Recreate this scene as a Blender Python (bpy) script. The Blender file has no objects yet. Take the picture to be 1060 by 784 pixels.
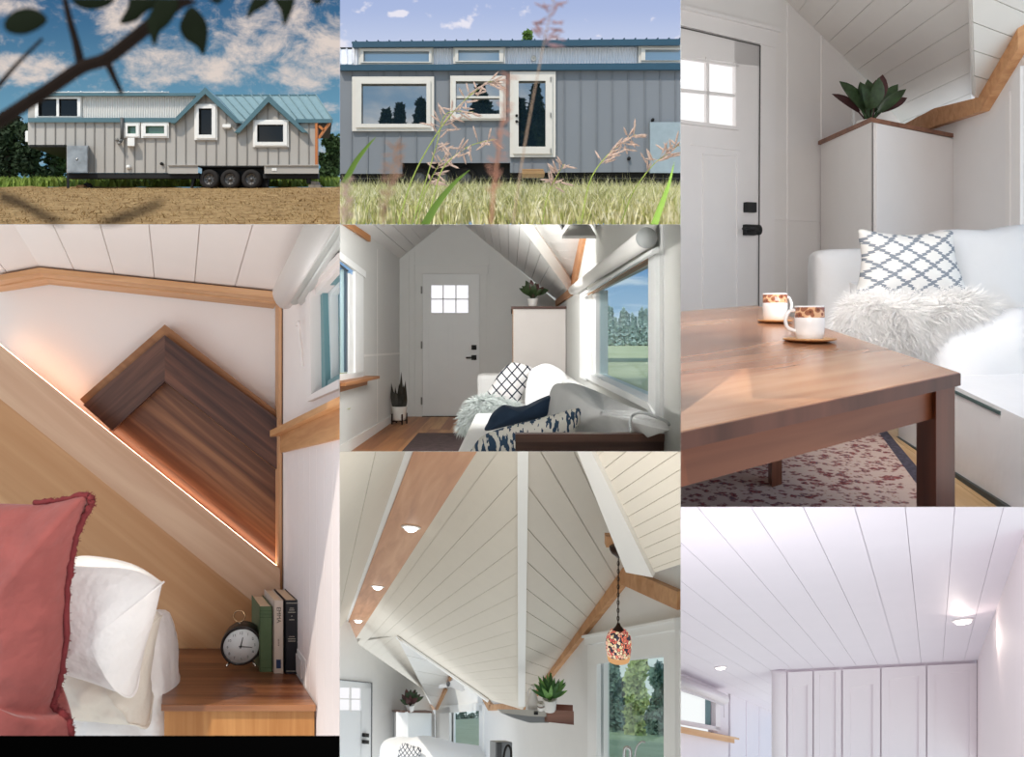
import bpy, bmesh, math, random
from mathutils import Vector, Matrix, noise
random.seed(7)
S = bpy.context.scene
COL = S.collection
F, CX, CY, W, H = 800.0, 530.0, 320.0, 1060, 784
PI = math.pi
V = Vector

# ------------------------------------------------------------------ camera
cd = bpy.data.cameras.new('camera')
cd.sensor_fit = 'HORIZONTAL'; cd.sensor_width = 36.0
cd.lens = F / W * 36.0
cd.shift_x = 0.0
cd.shift_y = -(H / 2 - CY) / W
cd.clip_start = 0.05; cd.clip_end = 800
cd.dof.use_dof = True; cd.dof.focus_distance = 4.5
cd.dof.aperture_fstop = cd.lens / 3.6
cam = bpy.data.objects.new('camera', cd); COL.objects.link(cam)
cam.location = (0, 0, 0); cam.rotation_euler = (PI / 2, 0, 0)
S.camera = cam

def P(x, y, Y):            # a point of the place: picture direction (x, y) at distance Y
    return V(((x - CX) / F * Y, Y, (CY - y) / F * Y))
def vdir(x, y):            # direction of the lines that vanish at (x, y)
    return V(((x - CX) / F, 1.0, (CY - y) / F))
DEP = [V((0, 1, 0))]        # the way each room runs away from the viewer
XA, YA, ZA = V((1, 0, 0)), V((0, 1, 0)), V((0, 0, 1))
class Pl:
    def __init__(s, p, u, v):
        s.p, s.u, s.v = p.copy(), u.normalized(), v.normalized()
        s.n = u.cross(v).normalized()
        if s.n.dot(p) < 0: s.n = -s.n      # points away from the viewer
    def at(s, x, y):
        r = P(x, y, 1.0)
        return r * (s.n.dot(s.p) / s.n.dot(r))
    def off(s, d): return Pl(s.p + s.n * d, s.u, s.v)

# ------------------------------------------------------------------ colour / materials
def lin(c):
    return c / 12.92 if c <= 0.04045 else ((c + 0.055) / 1.055) ** 2.4
def hx(h, k=1.0):
    h = h.lstrip('#')
    return tuple(min(1.0, lin(int(h[i:i+2], 16) / 255) * k) for i in (0, 2, 4)) + (1.0,)
MATS = {}
def newmat(name):
    m = bpy.data.materials.new(name); m.use_nodes = True
    nt = m.node_tree; nt.nodes.clear()
    return m, nt, nt.nodes, nt.links
def bsdf(nt, rough=0.6, metal=0.0, spec=0.5):
    b = nt.nodes.new('ShaderNodeBsdfPrincipled'); o = nt.nodes.new('ShaderNodeOutputMaterial')
    nt.links.new(b.outputs[0], o.inputs[0])
    b.inputs['Roughness'].default_value = rough; b.inputs['Metallic'].default_value = metal
    b.inputs['Specular IOR Level'].default_value = spec
    return b
def mat(h, rough=0.6, metal=0.0, var=0.06, scale=6.0, bump=0.0, bscale=60.0, spec=0.4, sheen=0.0, k=1.0, trans=0.0, bd=0.01):
    key = ('m', h, rough, metal, var, scale, bump, bscale, spec, sheen, k, trans, bd)
    if key in MATS: return MATS[key]
    m, nt, N, L = newmat('paint_' + h.strip('#'))
    b = bsdf(nt, rough, metal, spec)
    tc = N.new('ShaderNodeTexCoord')
    c = hx(h, k)
    if var > 0:
        nz = N.new('ShaderNodeTexNoise'); nz.inputs['Scale'].default_value = scale; nz.inputs['Detail'].default_value = 4
        L.new(tc.outputs['Object'], nz.inputs['Vector'])
        cr = N.new('ShaderNodeValToRGB')
        cr.color_ramp.elements[0].position = 0.3; cr.color_ramp.elements[1].position = 0.7
        cr.color_ramp.elements[0].color = tuple(v * (1 - var) for v in c[:3]) + (1,)
        cr.color_ramp.elements[1].color = tuple(min(1, v * (1 + var)) for v in c[:3]) + (1,)
        L.new(nz.outputs['Fac'], cr.inputs[0]); L.new(cr.outputs[0], b.inputs['Base Color'])
    else:
        b.inputs['Base Color'].default_value = c
    if bump > 0:
        n2 = N.new('ShaderNodeTexNoise'); n2.inputs['Scale'].default_value = bscale; n2.inputs['Detail'].default_value = 3
        L.new(tc.outputs['Object'], n2.inputs['Vector'])
        bp = N.new('ShaderNodeBump'); bp.inputs['Strength'].default_value = bump; bp.inputs['Distance'].default_value = bd
        L.new(n2.outputs['Fac'], bp.inputs['Height']); L.new(bp.outputs[0], b.inputs['Normal'])
    if sheen > 0:
        b.inputs['Sheen Weight'].default_value = sheen
    if trans > 0:
        b.inputs['Subsurface Weight'].default_value = trans; b.inputs['Subsurface Radius'].default_value = (0.02, 0.015, 0.01)
    MATS[key] = m
    return m
def grain_vec(nt, a, stretch=0.06, src='Object'):
    N, L = nt.nodes, nt.links
    a = a.normalized()
    h = ZA if abs(a.z) < 0.9 else XA
    b = a.cross(h).normalized(); c = a.cross(b).normalized()
    tc = N.new('ShaderNodeTexCoord'); cb = N.new('ShaderNodeCombineXYZ')
    for i, (ax, k) in enumerate(((a, stretch), (b, 1.0), (c, 1.0))):
        d = N.new('ShaderNodeVectorMath'); d.operation = 'DOT_PRODUCT'
        L.new(tc.outputs[src], d.inputs[0]); d.inputs[1].default_value = ax * k
        L.new(d.outputs['Value'], cb.inputs[i])
    return cb.outputs[0]
def wood(c1, c2, axis=XA, scale=40.0, rough=0.5, spec=0.4, stretch=0.05, c3=None, bump=0.15):
    key = ('w', c1, c2, tuple(round(v, 3) for v in axis), scale, rough, stretch, c3)
    if key in MATS: return MATS[key]
    m, nt, N, L = newmat('wood_' + c1.strip('#'))
    b = bsdf(nt, rough, 0, spec)
    vec = grain_vec(nt, axis, stretch)
    nz = N.new('ShaderNodeTexNoise'); nz.inputs['Scale'].default_value = scale
    nz.inputs['Detail'].default_value = 5; nz.inputs['Distortion'].default_value = 0.6
    L.new(vec, nz.inputs['Vector'])
    n2 = N.new('ShaderNodeTexNoise'); n2.inputs['Scale'].default_value = scale * 0.18; n2.inputs['Detail'].default_value = 2
    L.new(vec, n2.inputs['Vector'])
    mx = N.new('ShaderNodeMath'); mx.operation = 'MULTIPLY_ADD'; mx.inputs[1].default_value = 0.55
    ml = N.new('ShaderNodeMath'); ml.operation = 'MULTIPLY'; ml.inputs[1].default_value = 0.45
    L.new(n2.outputs['Fac'], ml.inputs[0]); L.new(nz.outputs['Fac'], mx.inputs[0]); L.new(ml.outputs[0], mx.inputs[2])
    cr = N.new('ShaderNodeValToRGB')
    e = cr.color_ramp.elements
    e[0].position = 0.36; e[0].color = hx(c1); e[1].position = 0.64; e[1].color = hx(c2)
    if c3:
        x = e.new(0.5); x.color = hx(c3)
    L.new(mx.outputs[0], cr.inputs[0]); L.new(cr.outputs[0], b.inputs['Base Color'])
    bp = N.new('ShaderNodeBump'); bp.inputs['Strength'].default_value = bump; bp.inputs['Distance'].default_value = 0.002
    L.new(nz.outputs['Fac'], bp.inputs['Height']); L.new(bp.outputs[0], b.inputs['Normal'])
    MATS[key] = m
    return m
def emis(h, s, name='lamp_glow'):
    key = ('e', h, s)
    if key in MATS: return MATS[key]
    m, nt, N, L = newmat(name)
    e = N.new('ShaderNodeEmission'); o = N.new('ShaderNodeOutputMaterial')
    e.inputs[0].default_value = hx(h); e.inputs[1].default_value = s
    L.new(e.outputs[0], o.inputs[0]); MATS[key] = m
    return m
def glass_clear(tint='#ffffff', refl=0.06, name='window_glass'):
    key = ('g', tint, refl)
    if key in MATS: return MATS[key]
    m, nt, N, L = newmat(name)
    t = N.new('ShaderNodeBsdfTransparent'); g = N.new('ShaderNodeBsdfGlossy'); mx = N.new('ShaderNodeMixShader'); o = N.new('ShaderNodeOutputMaterial')
    t.inputs[0].default_value = hx(tint); g.inputs['Roughness'].default_value = 0.02
    mx.inputs[0].default_value = refl
    L.new(t.outputs[0], mx.inputs[1]); L.new(g.outputs[0], mx.inputs[2]); L.new(mx.outputs[0], o.inputs[0])
    MATS[key] = m
    return m
def glass_dark(h='#101418', refl=0.35, rough=0.02, name='dark_glass'):
    key = ('gd', h, refl, rough)
    if key in MATS: return MATS[key]
    m, nt, N, L = newmat(name)
    d = N.new('ShaderNodeBsdfDiffuse'); g = N.new('ShaderNodeBsdfGlossy'); mx = N.new('ShaderNodeMixShader'); o = N.new('ShaderNodeOutputMaterial')
    d.inputs[0].default_value = hx(h); g.inputs['Roughness'].default_value = rough
    mx.inputs[0].default_value = refl
    L.new(d.outputs[0], mx.inputs[1]); L.new(g.outputs[0], mx.inputs[2]); L.new(mx.outputs[0], o.inputs[0])
    MATS[key] = m
    return m

# ------------------------------------------------------------------ objects
CROP = None                # the slice of the place being built: (x0, y0, x1, y1)
RECT = {}
def wloc(o):
    p = V((0, 0, 0))
    while o is not None:
        p += o.location; o = o.parent
    return p
def tag(o, label=None, cat=None, group=None, kind=None):
    if label: o['label'] = label
    if cat: o['category'] = cat
    if group: o['group'] = group
    if kind: o['kind'] = kind
    return o
def thing(name, label, cat, at, group=None):
    o = bpy.data.objects.new(name, None); COL.objects.link(o); o.location = at
    o.empty_display_size = 0.1
    return tag(o, label, cat, group)
class MB:
    def __init__(s): s.v, s.f, s.sm, s.mi, s.cur = [], [], [], [], 0
    def add(s, vs, fs, smooth=False):
        b = len(s.v); s.v += [V(p) for p in vs]
        s.f += [tuple(i + b for i in f) for f in fs]; s.sm += [smooth] * len(fs); s.mi += [s.cur] * len(fs)
        return s
    def use(s, i): s.cur = i; return s
    def prism(s, pts, ext, smooth=False):
        n = len(pts); a = [V(p) for p in pts]; b = [p + ext for p in a]
        fs = [tuple(range(n)), tuple(range(2 * n - 1, n - 1, -1))]
        fs += [(i, i + n, (i + 1) % n + n, (i + 1) % n) for i in range(n)]
        return s.add(a + b, fs, smooth)
    def box(s, o, a, b, c):
        return s.prism([o, o + a, o + a + b, o + b], c)
    def bx(s, x0, x1, y0, y1, z0, z1):
        return s.box(V((x0, y0, z0)), V((x1 - x0, 0, 0)), V((0, y1 - y0, 0)), V((0, 0, z1 - z0)))
    def front(s, x0, y0, x1, y1, Y, t):   # upright board facing the viewer, t deep behind Y
        return s.prism([P(x0, y0, Y), P(x1, y0, Y), P(x1, y1, Y), P(x0, y1, Y)], DEP[0] * t)
    def fpoly(s, pts, Y, t):
        return s.prism([P(x, y, Y) for x, y in pts], DEP[0] * t)
    def slab(s, pl, pts, t, lift=0.0):    # board lying on a plane; lift brings it towards the viewer
        return s.prism([pl.at(x, y) - pl.n * lift for x, y in pts], pl.n * t)
    def tube(s, pts, r, n=10, cap=True):
        pts = [V(p) for p in pts]; m = len(pts)
        rr = r if isinstance(r, (list, tuple)) else [r] * m
        prev = None; rings = []
        for i, p in enumerate(pts):
            t = (pts[min(i + 1, m - 1)] - pts[max(i - 1, 0)]).normalized()
            if prev is None:
                h = ZA if abs(t.z) < 0.9 else XA
                prev = t.cross(h).normalized()
            a = (prev - t * prev.dot(t)).normalized(); b = t.cross(a); prev = a
            rings.append([p + (a * math.cos(2 * PI * k / n) + b * math.sin(2 * PI * k / n)) * rr[i] for k in range(n)])
        vs = [q for rg in rings for q in rg]
        fs = [(i * n + k, i * n + (k + 1) % n, (i + 1) * n + (k + 1) % n, (i + 1) * n + k) for i in range(m - 1) for k in range(n)]
        if cap: fs += [tuple(range(n - 1, -1, -1)), tuple(range((m - 1) * n, m * n))]
        return s.add(vs, fs, True)
    def lathe(s, o, prof, n=24, axis=ZA, smooth=True, ref=None, caps=True):   # prof: (radius, height)
        axis = axis.normalized()
        h = ref or (XA if abs(axis.x) < 0.9 else YA)
        a = (h - axis * h.dot(axis)).normalized(); b = axis.cross(a)
        vs = [o + axis * z + (a * math.cos(2 * PI * k / n) + b * math.sin(2 * PI * k / n)) * max(r, 1e-5) for r, z in prof for k in range(n)]
        m = len(prof)
        fs = [(i * n + k, i * n + (k + 1) % n, (i + 1) * n + (k + 1) % n, (i + 1) * n + k) for i in range(m - 1) for k in range(n)]
        if caps: fs += [tuple(range(n - 1, -1, -1)), tuple(range((m - 1) * n, m * n))]
        else: fs += [((m - 1) * n + k, (m - 1) * n + (k + 1) % n, (k + 1) % n, k) for k in range(n)]
        return s.add(vs, fs, smooth)
    def puff(s, outline, nrm, tf, tb, rings=9, wr=0.0, wsc=6.0, seed=0, power=0.5, ctr=None, flat=1.0):
        """cushion-like body grown from a closed outline: bulges tf to -nrm (viewer) and tb to +nrm"""
        n = len(outline)
        c = ctr or sum(outline, V((0, 0, 0))) / n
        vs = []; R = rings
        ks = [math.cos(PI / 2 * i / R) for i in range(R)]     # 1 .. ~0
        def ring(k, side, t):
            out = []
            for p in outline:
                q = c + (p - c) * k
                hgt = (1 - k ** (2 * flat)) ** power * t
                if wr:
                    nv = noise.noise((q + V((seed, 0, seed))) * wsc) + 0.5 * noise.noise((q + V((seed, 3, 0))) * wsc * 2.3)
                    hgt += wr * nv * min(1, (1 - k) * 4)
                out.append(q + nrm * hgt * side)
            return out
        front = [ring(k, -1, tf) for k in ks]
        back = [ring(k, 1, tb) for k in ks[1:]]
        for r in front + back: vs += r
        fs = []
        for i in range(R - 1):
            fs += [(i * n + k, i * n + (k + 1) % n, (i + 1) * n + (k + 1) % n, (i + 1) * n + k) for k in range(n)]
        b0 = R * n
        fs += [(k, b0 + k, b0 + (k + 1) % n, (k + 1) % n) for k in range(n)]
        for i in range(R - 2):
            fs += [(b0 + i * n + k, b0 + (i + 1) * n + k, b0 + (i + 1) * n + (k + 1) % n, b0 + i * n + (k + 1) % n) for k in range(n)]
        fs += [tuple(range((R - 1) * n, R * n)), tuple(range(b0 + (R - 1) * n - 1, b0 + (R - 2) * n - 1, -1))]
        return s.add(vs, fs, True)
    def build(s, name, m, parent=None, bevel=0.0, uv=None, normals=True, edit=None):
        me = bpy.data.meshes.new(name)
        o = bpy.data.objects.new(name, me); COL.objects.link(o)
        base = wloc(parent) if parent else V((0, 0, 0))
        me.from_pydata([tuple(p - base) for p in s.v], [], s.f)
        me.polygons.foreach_set('use_smooth', s.sm); me.polygons.foreach_set('material_index', s.mi)
        if normals:
            bm = bmesh.new(); bm.from_mesh(me)
            bmesh.ops.recalc_face_normals(bm, faces=bm.faces)
            if bevel > 0:
                es = [e for e in bm.edges if len(e.link_faces) == 2 and e.calc_face_angle(0) > 0.6]
                bmesh.ops.bevel(bm, geom=es, offset=bevel, segments=2, affect='EDGES', profile=0.6)
            bm.to_mesh(me); bm.free()
        if uv:
            lay = me.uv_layers.new(name='UVMap')
            for lp in me.loops:
                lay.data[lp.index].uv = uv(me.vertices[lp.vertex_index].co + base)
        if isinstance(m, (list, tuple)):
            for q in m: me.materials.append(q)
        else: me.materials.append(m)
        me.update()
        if parent: o.parent = parent
        RECT[o.name] = CROP
        return o
def struct(o):
    o['kind'] = 'structure'; return o
def smooth_loop(pts, n=6):     # closed Catmull-Rom through 2-D or 3-D points
    out = []; m = len(pts); q = [V(p) for p in pts]
    for i in range(m):
        a, b, c, d = q[i - 1], q[i], q[(i + 1) % m], q[(i + 2) % m]
        for k in range(n):
            t = k / n
            out.append(0.5 * ((2 * b) + (c - a) * t + (2 * a - 5 * b + 4 * c - d) * t * t + (3 * b - a - 3 * c + d) * t ** 3))
    return out
def smooth_path(pts, n=6):
    q = [V(p) for p in pts]; q = [q[0] * 2 - q[1]] + q + [q[-1] * 2 - q[-2]]
    out = []
    for i in range(1, len(q) - 2):
        a, b, c, d = q[i - 1], q[i], q[i + 1], q[i + 2]
        for k in range(n):
            t = k / n
            out.append(0.5 * ((2 * b) + (c - a) * t + (2 * a - 5 * b + 4 * c - d) * t * t + (3 * b - a - 3 * c + d) * t ** 3))
    return out + [q[-2]]
def clip_half(poly, f):        # Sutherland-Hodgman: keep f(p) >= 0
    out = []
    for i in range(len(poly)):
        a, b = poly[i], poly[(i + 1) % len(poly)]
        fa, fb = f(a), f(b)
        if fa >= 0: out.append(a)
        if (fa >= 0) != (fb >= 0): out.append(a + (b - a) * (fa / (fa - fb)))
    return out
def planks(mb, pl, pts, along, w, gap=0.006, t=0.02, start=None, limit=200, slopeedge=0.0):
    """boards covering a convex polygon of a plane, each board its own slab with a real gap"""
    poly = [pl.at(x, y) for x, y in pts]
    al = along - pl.n * along.dot(pl.n); al.normalize()
    ac = pl.n.cross(al).normalized()
    o = start if start is not None else poly[0]
    vs = [(p - o).dot(ac) for p in poly]
    k0, k1 = math.floor(min(vs) / w), math.ceil(max(vs) / w)
    for k in range(k0, min(k1, k0 + limit)):
        lo, hi = k * w + gap / 2, (k + 1) * w - gap / 2
        q = clip_half(poly, lambda p: (p - o).dot(ac) - lo)
        if len(q) >= 3: q = clip_half(q, lambda p: hi - (p - o).dot(ac))
        if len(q) >= 3: mb.prism(q, pl.n * t)
    return mb
def spacing(pl, along, a, b):
    al = (along - pl.n * along.dot(pl.n)).normalized(); ac = pl.n.cross(al).normalized()
    return abs((pl.at(*b) - pl.at(*a)).dot(ac))
def strip_on(mb, pl, a, b, w, t, lift=0.0):
    """a straight batten of real width w lying on a plane between two picture points"""
    A, B = pl.at(*a), pl.at(*b)
    d = (B - A).normalized(); c = pl.n.cross(d).normalized() * (w / 2)
    return mb.prism([A - c - pl.n * lift, B - c - pl.n * lift, B + c - pl.n * lift, A + c - pl.n * lift], pl.n * t)
def leafq(mb, p, d, up, L, w, bend=0.3, n=5, fold=0.15):
    """a pointed leaf: a curved, folded blade from p along d"""
    d = d.normalized(); s = d.cross(up).normalized(); u = s.cross(d).normalized()
    vs = []; fs = []
    for i in range(n + 1):
        t = i / n
        c = p + d * (L * t) + u * (L * (bend * t - bend * 1.6 * t * t))
        ww = w * (math.sin(PI * min(1, t * 0.93 + 0.07)) ** 0.8)
        vs += [c - s * ww / 2 + u * fold * ww, c, c + s * ww / 2 + u * fold * ww]
    for i in range(n):
        a = i * 3
        fs += [(a, a + 1, a + 4, a + 3), (a + 1, a + 2, a + 5, a + 4)]
    return mb.add(vs, fs, True)
def foliage(mb, c, rx, ry, rz, n, s, cone=False, rnd=random):
    """leaf clumps filling an ellipsoid or a cone"""
    for _ in range(n):
        u = rnd.random(); th = rnd.random() * 2 * PI; rr = rnd.random() ** 0.4
        if cone:
            z = u ** 1.4; R = (1 - z) * (0.75 + 0.35 * rnd.random()) * rr + 0.02
            p = c + V((rx * R * math.cos(th), ry * R * math.sin(th), rz * z))
        else:
            ph = math.acos(2 * u - 1)
            k = rr * (0.85 + 0.3 * noise.noise(V((math.cos(th) * 2, math.sin(th) * 2, ph * 2)) + c))
            p = c + V((rx * k * math.sin(ph) * math.cos(th), ry * k * math.sin(ph) * math.sin(th), rz * k * math.cos(ph)))
        a = V((rnd.gauss(0, 1), rnd.gauss(0, 1), rnd.gauss(0, 1))).normalized()
        b = a.cross(V((rnd.gauss(0, 1), rnd.gauss(0, 1), rnd.gauss(0, 1)))).normalized()
        q = s * (0.6 + 0.8 * rnd.random())
        mb.add([p - a * q, p + b * q * .6, p + a * q, p - b * q * .6], [(0, 1, 2, 3)])
    return mb
def blades(mb, n, area, ground, h, w, lean=0.35, rnd=random):
    """grass: area(rnd) -> ground point"""
    for _ in range(n):
        p = area(rnd); hh = h * (0.55 + 0.7 * rnd.random()); ww = w * (0.6 + 0.8 * rnd.random())
        th = rnd.random() * PI; sd = V((math.cos(th), math.sin(th), 0)) * ww
        ln = V((rnd.gauss(0, lean), rnd.gauss(0, lean), 0)) * hh
        m = p + ln * 0.35 + ZA * hh * 0.55
        mb.add([p - sd, p + sd, m + sd * .7, m - sd * .7, p + ln + ZA * hh], [(0, 1, 2, 3), (3, 2, 4)])
    return mb
def copy_tree(root, loc=None, label=None, group=None):
    r = root.copy(); COL.objects.link(r); RECT[r.name] = RECT.get(root.name)
    if loc is not None: r.location = loc
    if label: r['label'] = label
    if group: r['group'] = group
    for ch in [c for c in bpy.data.objects if c.parent == root]:
        c = ch.copy(); COL.objects.link(c); c.parent = r; RECT[c.name] = RECT.get(ch.name)
        for g in [g for g in bpy.data.objects if g.parent == ch]:
            d = g.copy(); COL.objects.link(d); d.parent = c; RECT[d.name] = RECT.get(g.name)
    return r
# ------------------------------------------------------------------ sky
def build_world():
    w = bpy.data.worlds.new('sky'); S.world = w; w.use_nodes = True
    nt = w.node_tree; N, L = nt.nodes, nt.links; N.clear()
    tc = N.new('ShaderNodeTexCoord'); sp = N.new('ShaderNodeSeparateXYZ'); L.new(tc.outputs['Generated'], sp.inputs[0])
    def M(op, a, b=None, c=None, clamp=False):
        n = N.new('ShaderNodeMath'); n.operation = op; n.use_clamp = clamp
        for i, v in enumerate((a, b, c)):
            if v is None: continue
            if isinstance(v, (int, float)): n.inputs[i].default_value = v
            else: L.new(v, n.inputs[i])
        return n.outputs[0]
    def SS(x, a, b):
        n = N.new('ShaderNodeMapRange'); n.interpolation_type = 'SMOOTHSTEP'
        L.new(x, n.inputs['Value']); n.inputs['From Min'].default_value = a; n.inputs['From Max'].default_value = b
        return n.outputs[0]
    def MIX(f, a, b):
        n = N.new('ShaderNodeMix'); n.data_type = 'RGBA'
        if isinstance(f, (int, float)): n.inputs[0].default_value = f
        else: L.new(f, n.inputs[0])
        for i, v in ((6, a), (7, b)):
            if isinstance(v, tuple): n.inputs[i].default_value = v
            else: L.new(v, n.inputs[i])
        return n.outputs[2]
    x, y, z = sp.outputs
    ay = M('MAXIMUM', M('ABSOLUTE', y), 0.05)
    u = M('DIVIDE', x, ay); v = M('DIVIDE', z, ay)
    uv = N.new('ShaderNodeCombineXYZ'); L.new(u, uv.inputs[0]); L.new(v, uv.inputs[1])
    def NZ(scale, detail=6, off=(0, 0, 0), st=(1, 1, 1), dist=0.0, rough=0.55):
        mp = N.new('ShaderNodeMapping'); L.new(uv.outputs[0], mp.inputs[0])
        mp.inputs['Location'].default_value = off; mp.inputs['Scale'].default_value = st
        n = N.new('ShaderNodeTexNoise'); n.inputs['Scale'].default_value = scale; n.inputs['Detail'].default_value = detail
        n.inputs['Distortion'].default_value = dist; n.inputs['Roughness'].default_value = rough
        L.new(mp.outputs[0], n.inputs['Vector']); return n.outputs['Fac']
    def BLOB(px, py, rx, ry, ang=0.0):     # a cloud bank around one direction of the sky
        du = M('SUBTRACT', u, (px - CX) / F); dv = M('SUBTRACT', v, (CY - py) / F)
        ca, sa = math.cos(ang), math.sin(ang)
        a = M('ADD', M('MULTIPLY', du, ca), M('MULTIPLY', dv, sa)); b = M('SUBTRACT', M('MULTIPLY', dv, ca), M('MULTIPLY', du, sa))
        q = M('ADD', M('POWER', M('ABSOLUTE', M('DIVIDE', a, rx / F)), 2.0), M('POWER', M('ABSOLUTE', M('DIVIDE', b, ry / F)), 2.0))
        return M('SUBTRACT', 1.0, q, clamp=True)
    # deep western sky with broken cloud
    westc = MIX(SS(v, 0.22, 0.42), hx('#6b9bb5'), hx('#356188'))
    banks = None
    for b in ((20, 72, 60, 20, 0), (170, 66, 62, 30, 0), (225, 70, 55, 22, -.1), (262, 40, 60, 34, 0.7), (330, 62, 60, 38, 0.5), (290, 15, 60, 34, 0.6), (125, 18, 40, 30, 1.2), (10, 8, 40, 14, 0), (344, 112, 14, 8, 0)):
        q = BLOB(*b); banks = q if banks is None else M('MAXIMUM', banks, q)
    cl = M('ADD', M('MULTIPLY_ADD', NZ(44, 8, (1, 1, 0), (1, 1.5, 1), 0.5, 0.7), 0.5, NZ(15, 8, (3, 1, 0), (1, 1.4, 1), 0.4, 0.7)), M('MULTIPLY_ADD', banks, 0.26, -0.22))
    west = MIX(M('MULTIPLY', SS(cl, 0.52, 0.92), 0.9), westc, hx('#e6d6cb'))
    # pale sky over the second yard
    eastc = MIX(SS(v, 0.33, 0.40), hx('#c3cee9'), hx('#a9b9e0'))
    b2 = M('MAXIMUM', BLOB(472, 24, 24, 9), M('MAXIMUM', BLOB(412, 14, 16, 6), BLOB(352, 48, 20, 9)))
    c2 = M('ADD', NZ(30, 6, (7, 2, 0), (1, 1.5, 1), 0.2), M('MULTIPLY', b2, 0.25))
    east = MIX(SS(c2, 0.60, 0.74), eastc, hx('#e8e6f2'))
    # low sky seen through the windows and all around
    lowc = MIX(SS(v, 0.0, 0.08), hx('#a9c6e2'), hx('#6f9fd0'))
    low = MIX(SS(NZ(14, 6, (1, 5, 0), (0.5, 2.6, 1), 0.3), 0.46, 0.66), lowc, hx('#dce6f2'))
    front = MIX(SS(u, -0.2235, -0.2215), west, east)
    front = MIX(SS(v, 0.12, 0.16), low, front)
    # behind the viewer
    bc = M('ADD', NZ(4, 6, (2, 2, 0), (1, 2.0, 1)), 0.0)
    back = MIX(SS(bc, 0.47, 0.66), MIX(SS(v, 0.0, 0.6), hx('#a8c0d6'), hx('#6d9cc2')), hx('#f2f0ec'))
    sky = MIX(SS(y, -0.02, 0.02), back, front)
    ground = hx('#cfd2d2')
    colr = MIX(SS(z, -0.02, 0.0), ground, sky)
    bg = N.new('ShaderNodeBackground'); o = N.new('ShaderNodeOutputWorld')
    L.new(colr, bg.inputs[0]); L.new(M('MULTIPLY_ADD', M('MULTIPLY', SS(y, -.02, .02), SS(z, -.02, 0.0)), -.55, 1.55), bg.inputs[1])
    L.new(bg.outputs[0], o.inputs[0])
build_world()
sd = bpy.data.lights.new('sun', 'SUN'); sd.energy = 2.7; sd.angle = math.radians(0.6); sd.color = (1.0, 0.93, 0.82)
sun = bpy.data.objects.new('sun', sd); COL.objects.link(sun)
sun.rotation_euler = V((-0.33, -0.62, 0.95)).to_track_quat('Z', 'Y').to_euler()
# ================================================================== first yard: the whole trailer home across a dry field
CROP = (-2, -2, 352, 232.5)
ZW = 28.0
DEP[0] = vdir(176, 165)
def g1z(Y): return 1.54 + (4.375 - 1.54) * (Y - 14) / 14 - 0.0
def ground_mat(name, c1, c2, c3, sc=3.0):
    m, nt, N, L = newmat(name); b = bsdf(nt, 0.95, 0, 0.05)
    tc = N.new('ShaderNodeTexCoord')
    n1 = N.new('ShaderNodeTexNoise'); n1.inputs['Scale'].default_value = sc; n1.inputs['Detail'].default_value = 8; n1.inputs['Roughness'].default_value = 0.7
    L.new(tc.outputs['Object'], n1.inputs['Vector'])
    cr = N.new('ShaderNodeValToRGB'); e = cr.color_ramp.elements
    e[0].position = 0.36; e[0].color = hx(c1); e[1].position = 0.66; e[1].color = hx(c3); q = e.new(0.5); q.color = hx(c2)
    L.new(n1.outputs['Fac'], cr.inputs[0]); L.new(cr.outputs[0], b.inputs['Base Color'])
    bp = N.new('ShaderNodeBump'); bp.inputs['Strength'].default_value = 0.5; bp.inputs['Distance'].default_value = 0.05
    L.new(n1.outputs['Fac'], bp.inputs['Height']); L.new(bp.outputs[0], b.inputs['Normal'])
    return m
M_straw = ground_mat('dry_straw_ground', '#7f6443', '#a3835a', '#b99a6c', 3.2)
M_meadow = ground_mat('meadow_ground', '#4a5a24', '#68782e', '#8a8f42', 1.5)
g = MB()
nx, ny = 60, 40
vs = []
for j in range(ny + 1):
    Y = 12 + 17 * j / ny
    for i in range(nx + 1):
        X = -24 + 22 * i / nx
        vs.append(V((X, Y, g1z(Y) + 0.05 * noise.noise(V((X * 1.3, Y * 1.3, 0))))))
g.add(vs, [(j * (nx + 1) + i, j * (nx + 1) + i + 1, (j + 1) * (nx + 1) + i + 1, (j + 1) * (nx + 1) + i) for j in range(ny) for i in range(nx)], True)
struct(g.build('ground', M_straw, normals=False))
g = MB(); g.add([V((-50, 29, g1z(29))), V((-3, 29, g1z(29))), V((-3, 60, g1z(29) + 31 * .17)), V((-50, 60, g1z(29) + 31 * .17))], [(0, 1, 2, 3)])
struct(g.build('ground', M_meadow, normals=False))
M_gr1 = mat('#86973f', 0.8, var=0.3, scale=2)
rnd = random.Random(3)
b = MB(); blades(b, 5200, lambda r: (lambda Y: V((r.uniform(-0.665, -0.215) * Y, Y, g1z(29) + (Y - 29) * .17)))(r.uniform(29.2, 42)), None, 0.36, 0.05, rnd=rnd)
tag(b.build('meadow_grass', M_gr1, normals=False), 'green meadow grass growing behind the long trailer home', 'grass', kind='stuff')
M_st = mat('#a98b5e', 0.9, var=0.15, scale=3)
b = MB(); blades(b, 9000, lambda r: (lambda Y: V((r.uniform(-0.665, -0.215) * Y, Y, g1z(Y) - .02)))(r.uniform(14, 28.0)), None, 0.06, 0.012, lean=1.0, rnd=rnd)
tag(b.build('straw_stubble', M_st, normals=False), 'short dry straw stubble across the field before the trailer', 'straw', kind='stuff')

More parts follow.
